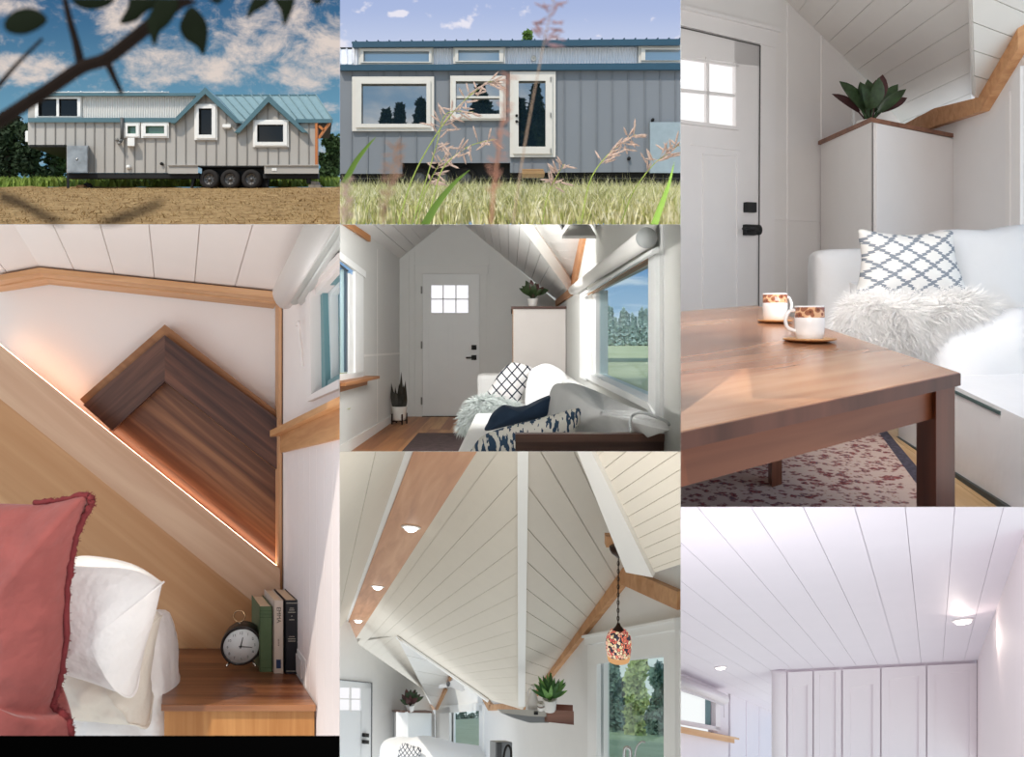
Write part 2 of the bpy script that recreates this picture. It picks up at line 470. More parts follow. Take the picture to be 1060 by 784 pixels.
# ---- trees behind
M_bark = mat('#3d3126', 0.9, var=0.2)
M_lf1 = mat('#263618', 0.8, var=0.35, scale=1.2)
M_lf2 = mat('#374a22', 0.8, var=0.35, scale=1.2)
def tree1(px, ytop, ybase, Y, wpx, label, seed, m=M_lf1, cone=False, n=1500, group=None):
    r = random.Random(seed); base = P(px, ybase, Y)
    h = (ybase - ytop) / F * Y; w = wpx / F * Y / 2
    t = thing('conifer_tree' if cone else 'broadleaf_tree', label, 'tree', base, group)
    k = MB(); k.tube([base, base + ZA * h * 0.45, base + ZA * h * 0.8], [0.16, 0.12, 0.04], 8); k.build('trunk', M_bark, t)
    f = MB()
    if cone: foliage(f, base + ZA * h * 0.06, w, w, h * 0.94, n, 0.035 * h + .06, True, r)
    else:
        for q in range(5):
            c = base + V((r.uniform(-.35, .35) * w, r.uniform(-.3, .3) * w, h * (0.1 + 0.72 * (q / 4))))
            foliage(f, c, w * .8, w * .7, h * .24, n // 5, 0.03 * h + .05, False, r)
    f.build('crown', m, t, normals=False)
tree1(8, 118, 186, 44, 44, 'dark leafy tree at the far left edge behind the trailer nose', 1, M_lf1, n=2600)
tree1(34, 128, 187, 42, 34, 'dark tree behind the gap under the raised trailer nose, left one', 2, M_lf1, n=2200)
tree1(58, 132, 187, 43, 32, 'dark tree behind the gap under the raised trailer nose, right one', 3, M_lf2, n=2200)
tree1(345, 140, 184, 46, 30, 'round green tree beyond the porch end of the trailer', 4, M_lf2, n=2600)
tree1(334, 158, 184, 47, 14, 'low bush between the porch post and the round green tree', 5, M_lf2, n=900)

# ---- the trailer home
T = thing('trailer_home', 'long grey trailer home with blue metal roof and two front gables', 'trailer', P(190, 196, ZW + 1.2))
M_sid = mat('#b3aca4', 0.7, var=0.03, scale=1.0)
M_fas = mat('#57747c', 0.6, var=0.05, spec=.2)
M_roof = mat('#879fa3', 0.6, var=0.05, spec=0.2)
M_corr = mat('#dedad4', 0.5, var=0.03)
M_wht = mat('#f0ebe4', 0.5, var=0.02)
M_gl = glass_dark('#0d0f10', 0.04, 0.05)
M_glg = glass_dark('#4a6b58', 0.10, 0.05)
M_blk = mat('#171514', 0.7, var=0.1)
M_rub = mat('#26211e', 0.85, var=0.15, scale=20)
M_ced = wood('#b4622c', '#cf8348', ZA, 8)
D = 2.6
b = MB()    # body: side wall with the two gable walls, one shell
b.fpoly([(29, 125), (29, 150), (69, 150), (69, 179), (205, 179), (205, 171.5), (274, 171.5), (274, 179.6), (329.5, 179.6), (329, 124), (320, 124), (308, 130)] +
        [(278, 101.5), (247, 131), (213, 94.5), (181, 124.5)], ZW, 0.12)
b.front(29, 99, 206, 126, ZW + 0.25, 0.1)
SW = b
EX = V((-.262 * D, D, .194 * D))
b = MB(); b.prism([P(x, y, ZW + .12) for x, y in ((29, 124), (329, 124), (329, 171), (70, 171), (69.5, 150), (29, 150))], EX)
b.prism([P(x, y, ZW + .4) for x, y in ((30, 99), (206, 99), (206, 124), (30, 124))], EX)
b.build('body_core', M_sid, T)
# board and batten
b = SW; b.use(1)
def top_at(x):
    if 178 < x < 213: return 127 - (x - 178) / 35 * 36 + 3
    if 213 <= x < 248: return 94 + (x - 213) / 35 * 36
    if 248 <= x < 278: return 131 - (x - 248) / 30 * 30 + 2
    if 278 <= x < 312: return 103 + (x - 278) / 34 * 30
    return 126
bars = [35.9, 46.4, 56.8, 67.2, 77.4, 87.8, 97.3, 108, 118, 128.5, 139, 149.6, 160.6, 171.5, 181.7, 192, 202.5, 213, 223.5, 234, 245, 255.5, 266, 277, 288, 299, 309, 319.5, 327.5]
wins = [(201, 225.5, 107, 146), (261.5, 299, 123.5, 153), (128, 175, 126, 143.5)]
for x in bars:
    bot = 150 if x < 69 else (178.5 if x < 205 else (171 if x < 274 else 171.5))
    segs = [(top_at(x), bot)]
    for a, c, t0, t1 in wins:
        if a - 1 < x < c + 1:
            segs = [q for s0, s1 in segs for q in ((s0, t0), (t1, s1)) if q[1] - q[0] > 1.5]
    for s0, s1 in segs: b.front(x - 0.45, s0, x + 0.45, s1, ZW - 0.03, 0.03)
b.build('side_wall', [M_sid, mat('#8b857e', 0.7, var=0.03)], T)  # battens coloured darker to carry their shadow lines
# corrugated clerestory
def corrugated(b, x0, x1, y0, y1, Y, pitch, amp):
    n = int((x1 - x0) / pitch * 6); vs = []
    for i in range(n + 1):
        x = x0 + (x1 - x0) * i / n; dy = amp * math.sin(2 * PI * i / 6)
        a = P(x, y0, Y); c = P(x, y1, Y); vs += [a + V((0, dy, 0)), c + V((0, dy, 0))]
    b.add(vs, [(2 * i, 2 * i + 1, 2 * i + 3, 2 * i + 2) for i in range(n)], True)
b = MB(); corrugated(b, 84.5, 206, 98.5, 123, ZW + .18, 2.45, 0.028); b.build('corrugated_panel', M_corr, T, normals=False)
b = MB(); b.front(29, 96.3, 207, 99.2, ZW - .05, .4); b.build('upper_fascia', M_fas, T)
b = MB(); b.front(29, 122, 181, 126.6, ZW - .12, .35); b.build('eave_fascia', M_fas, T)
b = MB(); b.front(307, 123.2, 344.3, 127.2, ZW - .12, .35); b.build('eave_fascia', M_fas, T)
def gable_trim(b, apex, lf, rf, w, Y, t):
    ax, ay = apex
    for fx, fy in (lf, rf):
        b.fpoly([(ax, ay), (fx, fy), (fx + (0.5 if fx > ax else -0.5), fy + w * 0.0 + 0.3), (fx - (w * 0.95 if fx > ax else -w * .95), fy + 0.5), (ax, ay + w * 1.35)], Y, t)
for ap, lf, rf in (((212.4, 90.2), (176.6, 126.8), (249.5, 126.8)), ((278, 98.6), (243, 136.8), (318.3, 136.8))):
    b = MB(); gable_trim(b, ap, lf, rf, 5.2, ZW - .28, .2); b.build('gable_fascia', M_fas, T)
# roofs
def yz(x, y, Y): return P(x, y, Y)
b = MB()
e0, e1 = P(247, 125.5, ZW + .06), P(344.3, 124.3, ZW + .06)
r0, r1 = P(222, 98.8, ZW + 1.3), P(327, 98.5, ZW + 1.3)
b.prism([r0, r1, e1, e0], V((0, 0.03, -0.1)))
for k in range(12):   # standing seams
    t = k / 11; a = r0.lerp(r1, t); c = e0.lerp(e1, t)
    b.tube([a + V((0, -.03, .02)), c + V((0, -.03, .02))], 0.022, 5)
b.build('main_roof', M_roof, T)
b = MB(); b.front(222, 97.8, 327.5, 99.3, ZW + 1.25, .2); b.build('ridge_cap', M_fas, T)
for ap, lf, rf, bx in (((212.4, 91), (177, 126.6), (249, 126.6), 2.2), ((278, 99.4), (243.6, 136.5), (317.6, 136.5), 2.2)):
    b = MB()
    A = P(*ap, ZW - .25)
    for q in (lf, rf):
        c = P(*q, ZW - .25)
        b.prism([A, c, c + V((0, 1.2, 0)), A + V((0, bx, 0))], V((0, 0, -.05)))
    b.build('gable_roof', M_roof, T)
b = MB(); b.prism([P(29, 96.5, ZW), P(207, 96.5, ZW), P(207, 96.5, ZW) + V((0, D, .3)), P(29, 96.5, ZW) + V((0, D, .3))], V((0, 0, -.06))); b.build('upper_roof', M_fas, T)
# windows
def window(root, name, fr, gls, Y, mf, mg, dep=0.09, fw=None, div=None):
    b = MB(); x0, y0, x1, y1 = fr
    gx0 = min(g[0] for g in gls); gx1 = max(g[2] for g in gls); gy0 = min(g[1] for g in gls); gy1 = max(g[3] for g in gls)
    b.front(x0, y0, x1, gy0, Y - dep, dep); b.front(x0, gy1, x1, y1, Y - dep, dep)
    b.front(x0, gy0, gx0, gy1, Y - dep, dep); b.front(gx1, gy0, x1, gy1, Y - dep, dep)
    # stepped inner sash
    s = (gx0 - x0) * 0.38
    for q in ((x0 + s, y0 + s, x1 - s, gy0), (x0 + s, gy1, x1 - s, y1 - s), (x0 + s, gy0, gx0, gy1), (gx1, gy0, x1 - s, gy1)):
        if q[2] - q[0] > 0.05 and q[3] - q[1] > 0.05: b.front(*q, Y - dep * 1.5, dep * .5)
    gs = sorted(gls)
    for a, c in zip(gs, gs[1:]):
        if c[0] > a[2] - .01: b.front(a[2], gy0, c[0], gy1, Y - dep, dep)
    gs = sorted(gls, key=lambda g: g[1])
    for a, c in zip(gs, gs[1:]):
        if c[1] > a[3] - .01: b.front(gx0, a[3], gx1, c[1], Y - dep, dep)
    f = b.build(name, mf, root)
    for g_ in gls:
        p = MB(); p.front(*g_, Y - .02, .015); p.build('pane', mg, f)
    return f
window(T, 'window', (201.2, 107.7, 225, 145), [(205.7, 112.2, 219.2, 139.5)], ZW, M_wht, M_gl)
window(T, 'window', (262, 124, 298.8, 152.3), [(266.2, 129, 293.3, 147)], ZW, M_wht, M_gl)
window(T, 'window', (128.5, 126.6, 145, 142.6), [(132, 130.4, 140.6, 138.3)], ZW, M_wht, M_glg)
window(T, 'window', (146, 126.6, 174.7, 142.9), [(150.7, 130.4, 170, 138.3)], ZW, M_wht, M_glg)
window(T, 'window', (36, 99.8, 84.5, 122), [(39.5, 102.3, 58.4, 120.3), (61, 102.3, 80, 120.3)], ZW + .2, M_wht, M_gl)
# details
b = MB(); b.front(131.8, 143, 139.3, 151.4, ZW - .3, .3); b.build('heater_box', M_wht, T, bevel=.02)
b = MB(); b.tube([P(126.3, 122, ZW - .15), P(126.3, 144, ZW - .15)], .06, 10); b.tube([P(126.3, 144, ZW - .15), P(124.5, 147.5, ZW - .2)], .05, 8); b.build('downpipe', mat('#5b5a58', .5), T)
for x, y in ((120.8, 144.6), (123.2, 148.6)):
    b = MB(); b.tube([P(x, y, ZW - .3), P(x, y, ZW)], .055, 12); b.build('exhaust_vent', mat('#8f8a84', .5), T)
b = MB(); b.lathe(P(133.9, 173.5, ZW), [(0, 0), (.075, 0), (.075, .1), (.0, .12)], 16, -YA); b.build('round_vent', M_wht, T)
b = MB(); b.lathe(P(168.2, 170, ZW), [(0, 0), (.05, 0), (.06, .08), (.0, .1)], 12, -YA); b.build('hose_inlet', M_blk, T)
b = MB(); b.front(230.4, 128.6, 239, 132.2, ZW - .2, .2); b.front(231.6, 132.2, 238, 133.4, ZW - .15, .12); b.build('porch_light', M_wht, T, bevel=.02)
b = MB(); b.front(26, 135.5, 29.6, 147, ZW + .6, .3); b.build('electric_meter', M_wht, T, bevel=.03)
b = MB(); b.front(69.4, 150.8, 91, 178.8, ZW - .3, .4); b.front(70.4, 151.8, 90, 177.8, ZW - .32, .02); b.lathe(P(79.6, 165, ZW - .32), [(0, 0), (.05, 0), (.03, .03), (0, .03)], 12, -YA)
M_plate = mat('#a5a3a0', .35, metal=.7, var=.25, scale=3, bump=.3, bscale=12)
b.build('propane_box', M_plate, T)
b = MB(); b.front(174.3, 171.4, 205, 179.8, ZW - .14, .12); b.front(174, 170.7, 205, 171.4, ZW - .2, .2); b.build('skirt_panel', M_sid, T)
b = MB(); b.front(274, 171.4, 330, 179.8, ZW - .14, .12); b.front(274, 170.6, 330, 171.5, ZW - .2, .2); b.build('skirt_panel', M_sid, T)
b = MB(); b.front(281.5, 174, 286.5, 177, ZW - .16, .03); b.build('side_marker', M_wht, T)
b = MB()
b.bx(P(29, 0, ZW).x, P(69, 0, ZW).x, ZW + .02, ZW + D, P(0, 152, ZW).z, P(0, 150, ZW).z)
b.bx(P(70, 0, ZW).x, P(206, 0, ZW).x, ZW + .02, ZW + .25, P(0, 184.5, ZW).z, P(0, 179, ZW).z)
b.bx(P(272, 0, ZW).x, P(329, 0, ZW).x, ZW + .02, ZW + .25, P(0, 184.5, ZW).z, P(0, 179.6, ZW).z)
b.bx(P(205, 0, ZW).x, P(274, 0, ZW).x, ZW + .35, ZW + .5, P(0, 193, ZW).z, P(0, 171, ZW).z)
b.bx(P(205, 0, ZW).x, P(274, 0, ZW).x, ZW + .0, ZW + D, P(0, 173, ZW).z, P(0, 171.5, ZW).z)
b.front(69, 179, 71.5, 196, ZW, .12); b.front(318, 184, 322, 190, ZW + .1, .15)
b.prism([P(199, 184, ZW + .1), P(202, 184, ZW + .1), P(198.5, 196, ZW + .1), P(196.5, 196, ZW + .1)], V((0, .1, 0)))
b.build('chassis', M_blk, T)
for cx in (216.3, 238, 259.8):   # three wheels
    c = P(cx, 185.4, ZW + .02)
    b = MB(); R = 10.1 / F * ZW
    b.lathe(c, [(R * .55, .0), (R * .6, -.02), (R * .9, -.02), (R, .03), (R, .2), (R * .9, .25), (R * .5, .25)], 32, YA, caps=False)
    w_ = b.build('wheel', M_rub, T)
    b = MB(); b.lathe(c, [(0, .02), (R * .14, .02), (R * .16, .06), (R * .3, .08), (R * .5, .06), (R * .56, .01), (R * .58, .03), (R * .58, .12), (0, .12)], 32, YA)
    for k in range(8):
        a = k * PI / 4; q = c + V((math.cos(a) * R * .36, .03, math.sin(a) * R * .36)); b.tube([q, q + V((0, .05, 0))], R * .06, 6)
    b.build('rim', mat('#6f6a66', .4, metal=.6), w_)
b = MB(); b.bx(P(326.9, 0, ZW).x, P(329.2, 0, ZW).x, ZW - .1, ZW + .05, P(0, 171, ZW).z, P(0, 127, ZW).z); b.build('porch_post', M_ced, T)
b = MB(); b.prism([P(339.5, 127, ZW - .05), P(342, 127, ZW - .05), P(330, 143.5, ZW - .05), P(329, 142, ZW - .05)], V((0, .12, 0)))
b.prism([P(329, 131, ZW - .05), P(331, 129, ZW - .05), P(336, 134.5, ZW - .05), P(334.5, 136, ZW - .05)], V((0, .12, 0))); b.build('porch_brace', M_ced, T)
b = MB(); b.prism([P(x, y, ZW + .05) for x, y in ((329, 127), (343.5, 127), (343.5, 128.3), (329, 128.3))], V((-.65, 2.4, 0))); b.build('porch_soffit', mat('#3a2c22', .8), T)
for x in (57, 71, 84, 108, 125, 133, 150, 168): 
    b = MB(); b.lathe(P(x, 96.2, ZW + .15), [(0, 0), (.05, 0), (.03, .06), (0, .07)], 8); b.build('roof_clamp', M_wht, T)
b = MB(); b.tube([P(50, 95.6, ZW + .6), P(175, 95.6, ZW + .6)], .025, 6); b.build('roof_rail', M_wht, T)
# blocks and spare tyre on the ground
t = MB(); t.bx(P(73.5, 0, ZW).x, P(84, 0, ZW).x, ZW + .2, ZW + .6, P(0, 197, ZW).z, P(0, 193.6, ZW).z); t.bx(P(75, 0, ZW).x, P(82.5, 0, ZW).x, ZW + .25, ZW + .55, P(0, 193.6, ZW).z, P(0, 190.4, ZW).z)
tag(t.build('wood_blocks', mat('#a5794e', .8), bevel=.01), 'stack of wooden blocks under the propane box end', 'blocks')
c = P(88.7, 193.6, ZW + .35)
t = MB(); t.lathe(c, [(.08, .0), (.12, -.02), (.16, .03), (.16, .16), (.12, .2), (.08, .2)], 24, YA + XA * .4, caps=False); tag(t.build('small_tire', M_rub), 'small black tire beside the wooden blocks', 'tire')
for k, (x0, x1, y0, y1) in enumerate(((318.5, 325, 190.6, 196.8), (325.2, 331, 190.6, 196.8), (321, 328.5, 187.3, 190.6))):
    t = MB(); t.bx(P(x0, 0, ZW).x, P(x1, 0, ZW).x, ZW + .1, ZW + .4, P(0, y1, ZW).z, P(0, y0, ZW).z)
    tag(t.build('concrete_block', mat('#8d8377', .9), bevel=.01), ('left', 'right', 'topmost')[k] + ' concrete block of the pile under the porch end', 'block', 'concrete blocks under the porch end')

# ---- branch close to the viewer
BY = 0.42
M_br = mat('#241b16', 0.9, var=.2, scale=60, spec=.1)
M_le = mat('#151c0d', 0.8, var=.25, scale=40, spec=.1)
t = thing('leafy_branch', 'dark out of focus branch with leaves crossing the sky close up', 'branch', P(84, 68, BY))
def rad(px): return px / 2 / F * BY
b = MB(); b.tube(smooth_path([P(-14, 134, BY), P(20, 112, BY), (P(50, 93, BY)), P(84, 70, BY), P(110, 61, BY), P(138, 40, BY), P(160, 22, BY), P(178, 8, BY), P(200, -10, BY)], 4), rad(13), 12)
br = b.build('branch', M_br, t)
for pts, w in (([(84, 68), (79, 45), (72, 20), (66, -6)], 8), ([(110, 62), (117, 78), (126, 97)], 7), ([(-4, 92), (16, 68), (44, 40)], 4), ([(178, 10), (190, 6), (203, 2)], 4), ([(120, 55), (116, 62), (112, 60)], 6)):
    b = MB(); ps = smooth_path([P(x, y, BY + .01) for x, y in pts], 4); b.tube(ps, [rad(w) * (1.25 - .6 * i / len(ps)) for i in range(len(ps))], 8); b.build('twig', M_br, t)
for pts in (((-10, 200), (20, 210), (50, 226), (80, 240)), ((95, 238), (125, 226), (150, 217), (168, 209))):  # near blurred twigs added to stand in for the branch shadow on the field
    b = MB(); ps = smooth_path([P(x, y, .21) for x, y in pts], 4); b.tube(ps, [.0012 * (1.1 - .5 * i / len(ps)) for i in range(len(ps))], 8); b.build('twig', M_br, t)
def leaf1(out, dy, seed):
    b = MB(); o = smooth_loop([P(x, y, BY + dy) for x, y in out], 4)
    b.puff(o, YA, .0012, .0012, 5, wr=.001, wsc=60, seed=seed)
    b.build('leaf', M_le, t)
leaf1([(4, 24), (12, 13), (28, 8), (42, 12), (49, 21), (40, 30), (24, 36), (8, 33)], -.03, 1)
leaf1([(74, -6), (96, -8), (120, -4), (112, 6), (94, 10), (78, 5)], .0, 2)
leaf1([(138, -8), (132, 8), (124, 24), (140, 22), (152, 12), (168, 2), (170, -8)], .02, 3)
leaf1([(168, -4), (184, 0), (182, 14), (174, 26), (165, 34), (160, 48), (155, 36), (152, 22), (158, 8)], -.02, 4)
leaf1([(197, 7), (206, 12), (214, 24), (215, 38), (211, 57), (203, 48), (191, 40), (186, 28), (190, 16)], .03, 5)
leaf1([(268, -8), (258, 6), (256, 19), (264, 12), (276, 5), (284, -8)], .02, 6)
leaf1([(280, -6), (290, 10), (294, 27), (302, 12), (305, 0), (302, -8)], .0, 7)
leaf1([(318, -6), (322, 1), (328, 5), (333, 2), (333, -6)], .0, 8)
leaf1([(212, -6), (218, 1), (226, 4), (232, -2), (230, -8)], .0, 9)
# ================================================================== second yard: the other side of the home behind tall grass
CROP = (352, -2, 704.6, 232.5)
Z2 = 20.0
DEP[0] = vdir(528, 180)
def g2z(Y): return 0.95 + (2.9 - 0.95) * (Y - 8.6) / (Z2 - 8.6)
g = MB(); g.add([V((-8, 5, g2z(5))), V((8, 5, g2z(5))), V((9, 34, g2z(34) - 2.2)), V((-9, 34, g2z(34) - 2.2))], [(0, 1, 2, 3)])
struct(g.build('ground', ground_mat('grass_ground', '#5d5b2c', '#85813f', '#a89f58', 4), normals=False))
def grass_mat():
    m, nt, N, L = newmat('tall_grass'); b = bsdf(nt, .7, 0, .2)
    tc = N.new('ShaderNodeTexCoord'); n = N.new('ShaderNodeTexNoise'); n.inputs['Scale'].default_value = 9; L.new(tc.outputs['Object'], n.inputs['Vector'])
    cr = N.new('ShaderNodeValToRGB'); e = cr.color_ramp.elements
    e[0].position = .35; e[0].color = hx('#a9ad62'); e[1].position = .65; e[1].color = hx('#efe6c2'); q = e.new(.5); q.color = hx('#d2ca92')
    L.new(n.outputs['Fac'], cr.inputs[0]); L.new(cr.outputs[0], b.inputs['Base Color']); 
    return m
M_tg = grass_mat()
rnd = random.Random(11)
b = MB()
blades(b, 15000, lambda r: (lambda Y: V((r.uniform(-.225, .22) * Y, Y, g2z(Y) - .03)))(8.6 + 11 * r.random() ** 1.1), None, 0.38, 0.011, lean=.35, rnd=rnd)
blades(b, 1500, lambda r: (lambda Y: V((r.uniform(-.225, .22) * Y, Y, g2z(Y) - .03)))(8.8 + 10.5 * r.random()), None, 0.5, 0.008, lean=.3, rnd=rnd)
tag(b.build('tall_grass', M_tg, normals=False), 'thick field of yellow green grass in front of the blue grey home', 'grass', kind='stuff')
# home
T = thing('trailer_home', 'blue grey board and batten home wall with glass door behind tall grass', 'trailer', P(528, 192, Z2 + 1))
M_sid_shade = mat('#7e8186', .7, var=.03, scale=1)  # same home's siding darkened; the shaded facade is put into this colour
M_fas2 = mat('#2b4d60', .5, var=.05)
M_wh2 = mat('#d9d2c8', .5, var=.02)
M_cor2 = mat('#ecebee', .45, var=.03)
M_mir = glass_dark('#1b2a33', .42, .01, 'mirror_glass')
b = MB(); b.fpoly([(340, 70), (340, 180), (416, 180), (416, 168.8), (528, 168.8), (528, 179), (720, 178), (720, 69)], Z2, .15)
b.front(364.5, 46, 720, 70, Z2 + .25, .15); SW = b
b = MB(); b.front(340, 70, 720, 166, Z2 + .2, 2.4); b.front(366, 48, 720, 72, Z2 + .42, 2.2); b.build('body_core', M_sid_shade, T)
b = SW; b.use(1)
w2 = [(364, 449.5, 79, 136), (466, 524, 78, 125), (527.5, 575.5, 73, 163)]
xs = [363.8 + 16.75 * k for k in range(11)] + [537, 551, 567, 584.2, 601, 617.9, 634, 650.8, 667.6, 683.6, 699.6]
for x in xs:
    bot = 168.5 if 416 < x < 528 else 178.3
    segs = [(73, bot)]
    for a, c, t0, t1 in w2:
        if a - 1 < x < c + 1: segs = [q for s0, s1 in segs for q in ((s0, t0), (t1, s1)) if q[1] - q[0] > 1.5]
    for s0, s1 in segs: b.front(x - .75, s0, x + .75, s1, Z2 - .02, .03)
b.build('side_wall', [M_sid_shade, mat('#74777c', .7)], T)  # darker batten colour again paints in the shadow lines
b = MB(); corrugated(b, 364.5, 720, 46, 68, Z2 + .2, 2.95, .022); b.build('corrugated_panel', M_cor2, T, normals=False)
b = MB(); b.fpoly([(364.6, 43), (720, 40), (720, 46.6), (364.6, 49)], Z2 - .05, .35); b.build('upper_fascia', M_fas2, T)
b = MB(); b.fpoly([(340, 67.2), (720, 65), (720, 72.2), (340, 73)], Z2 - .15, .4); b.build('eave_fascia', M_fas2, T)
b = MB(); b.prism([P(364, 43, Z2), P(720, 40, Z2), P(720, 40, Z2) + V((0, 2.5, .35)), P(364, 43, Z2) + V((0, 2.5, .35))], V((0, 0, -.05)))
for k in range(30):
    x = 368 + 11.6 * k; b.tube([P(x, 43 - (x - 364) * .0085, Z2 - .05) + V((0, 0, .02)), P(x, 43 - (x - 364) * .0085, Z2) + V((0, 2.4, .36))], .02, 5)
b.build('upper_roof', M_fas2, T)
b = MB(); b.prism([P(340, 66.5, Z2 - .1), P(364.5, 66.5, Z2 - .1), P(364.5, 50, Z2 + 1.2), P(340, 50, Z2 + 1.2)], V((0, .05, -.05)))
for x in (345, 352, 359): b.tube([P(x, 66.5, Z2 - .12), P(x, 50, Z2 + 1.18)], .03, 6)
b.build('lower_roof', M_cor2, T)
b = MB(); b.front(340, 49, 364.5, 50.6, Z2 + 1.1, .2); b.build('ridge_cap', M_blk, T)
M_mir2 = glass_dark('#7d93a4', .35, .05, 'clerestory_glass')
window(T, 'clerestory_window', (371.4, 48.4, 448.4, 66.7), [(376.2, 52.8, 444, 63.8)], Z2 + .18, M_wh2, M_mir2)
window(T, 'clerestory_window', (469, 47.6, 523, 66), [(474.3, 51.8, 516.8, 62.8)], Z2 + .18, M_wh2, M_mir2)
window(T, 'clerestory_window', (661, 47, 718, 65.2), [(668, 51.2, 712, 62.4)], Z2 + .18, M_wh2, M_mir2)
window(T, 'picture_window', (364.4, 79.3, 449.2, 135.7), [(374, 86.6, 441.4, 128.2)], Z2, M_wh2, M_mir)
window(T, 'sash_window', (466, 78.4, 523.6, 124.7), [(471.8, 84, 517, 99.6), (471.8, 101.6, 517, 118)], Z2, M_wh2, M_mir)
d = window(T, 'glass_door', (527.8, 74, 575.2, 162.7), [(536.8, 83.6, 564.8, 151.8)], Z2, M_wh2, M_mir)
b = MB()
b.lathe(P(534.8, 120, Z2 - .13), [(0, 0), (.035, 0), (.035, .04), (.0, .05)], 12, -YA); b.build('deadbolt', M_blk, d); b = MB()
b.lathe(P(534.8, 126, Z2 - .13), [(0, 0), (.035, 0), (.035, .04), (.0, .05)], 12, -YA)
b.tube([P(534.8, 126, Z2 - .18), P(538.4, 126, Z2 - .18)], .012, 6); b.build('door_handle', M_blk, d)
b = MB()
for y in (82, 119, 156): MB().front(569.6, y - 2.4, 570.6, y + 2.4, Z2 - .16, .06).build('hinge', mat('#8c8883', .4, metal=.5), d)
b = MB(); b.lathe(P(552.4, 61, Z2 + .2), [(.02, 0), (.07, 0), (.075, .06), (.05, .07), (.03, .02)], 16, -YA); b.build('round_vent', M_wh2, T)
b = MB(); b.front(673, 126.5, 716, 179.2, Z2 - .12, .1); b.build('storage_hatch', mat('#9aa6ab', .5), T, bevel=.01)
b = MB(); b.lathe(P(675.3, 124.8, Z2), [(0, 0), (.04, 0), (.04, .1), (0, .12)], 12, -YA); b.build('hatch_latch', M_blk, T); b = MB(); b.lathe(P(650.7, 164.6, Z2), [(0, 0), (.045, 0), (.045, .08), (0, .1)], 12, -YA); b.build('hose_inlet', M_blk, T)
b = MB(); b.bx(P(345, 0, Z2).x, P(720, 0, Z2).x, Z2 + .3, Z2 + .5, P(0, 182, Z2).z, P(0, 168, Z2).z); b.front(405, 165, 535, 200, Z2 + .9, .1)
b.bx(P(340, 0, Z2).x, P(720, 0, Z2).x, Z2 + 1.4, Z2 + 1.5, P(0, 196, Z2).z, P(0, 174, Z2).z); b.build('chassis', M_blk, T)
for cx in (434, 458, 482):
    c = P(cx, 184, Z2 + .25); b = MB(); R = .3
    b.lathe(c, [(R * .55, .0), (R * .6, -.02), (R * .9, -.02), (R, .03), (R, .2), (R * .9, .25), (R * .5, .25)], 24, YA, caps=False)
    w_ = b.build('wheel', M_rub, T); b = MB(); b.lathe(c, [(0, .02), (R * .3, .05), (R * .58, .03), (R * .58, .1), (0, .12)], 20, YA); b.build('rim', mat('#6f6a66', .4, metal=.6), w_)
b = MB(); b.bx(P(540, 0, Z2).x, P(562, 0, Z2).x, Z2 - 1.1, Z2 - .55, P(0, 188, Z2).z, P(0, 185, Z2).z); b.bx(P(540, 0, Z2).x, P(562, 0, Z2).x, Z2 - .5, Z2 - .1, P(0, 180.5, Z2).z, P(0, 178.5, Z2).z)
tag(b.build('door_step', mat('#a8835a', .7), bevel=.01), 'wooden steps in the grass below the glass door', 'steps')
tree1(545, 32, 60, 30, 16, 'tip of a green tree showing above the blue roof edge', 21, mat('#6c8a42', .8, var=.2), n=700)

# ---- seed head stalks near the viewer
M_seed = mat('#cdb09f', .8, var=.2, scale=200)
M_seed2 = mat('#c4a494', .8, var=.15, scale=200)
M_stalk = mat('#9fae52', .7, var=.2, scale=30)
def seedhead(pts, Y, hw, label, cat='grass stalk', m=M_seed, w=2.0, n=26, seed=0, start=0.45, droop=0.4, sm=None):
    """a grass stalk through picture points with drooping spikelets towards its tip"""
    r = random.Random(seed); ps = smooth_path([P(x, y, Y) for x, y in pts], 8)
    t = thing('seeding_grass_stalk', label, cat, ps[0], 'seeding grass stalks close to the viewer')
    b = MB(); b.tube(ps, [w / 2 / F * Y * (1.1 - .7 * i / len(ps)) for i in range(len(ps))], 6); b.build('stem', sm or M_stalk, t)
    b = MB(); i0 = int(len(ps) * start)
    for k in range(n):
        i = min(len(ps) - 2, i0 + int((len(ps) - i0) * k / n)); p = ps[i]; d = (ps[i + 1] - ps[i]).normalized()
        s = V((r.uniform(-1, 1), r.uniform(-.6, .6), r.uniform(-.6, .5))).normalized()
        L_ = hw / F * Y * r.uniform(.5, 1.1) * (1.1 - .6 * k / n)
        tip = p + (d * .6 + s * .8).normalized() * L_ - ZA * L_ * droop * r.random()
        b.tube([p, p.lerp(tip, .5) + ZA * L_ * .08, tip], [.35 / F * Y] * 3, 4)
        for q in range(3):
            c = p.lerp(tip, .45 + .25 * q); e = (tip - p).normalized()
            b.lathe(c, [(0, 0), (1.1 / F * Y, 1.8 / F * Y), (.95 / F * Y, 4.2 / F * Y), (0, 8.0 / F * Y)], 5, e)
    b.build('seed_head', m, t, normals=False)
seedhead([(508, 236), (512, 190), (517, 150), (522, 110), (528, 76)], .42, 9, 'pink blurred stalk rising in front of the left door frame', w=3.5, n=30, seed=1, start=.2, m=mat('#c08a74', .8), sm=mat('#b98268', .8))
seedhead([(530, 236), (545, 140), (560, 60), (566, 30), (575, -8)], .6, 20, 'tall pink stalk whose blurred head crosses the roof edge', w=1.6, n=30, seed=2, start=.6, m=mat('#a98688', .8), sm=mat('#b99a80', .8))
seedhead([(410, 240), (425, 190), (445, 150), (470, 115), (500, 88), (511, 84)], 2.1, 20, 'stalk with drooping beige head in front of the sash window', w=1.6, n=26, seed=3, start=.5)
seedhead([(440, 240), (450, 200), (460, 172), (485, 152), (512, 144)], 2.1, 20, 'stalk with drooping beige head below the sash window', w=1.6, n=24, seed=4, start=.5)
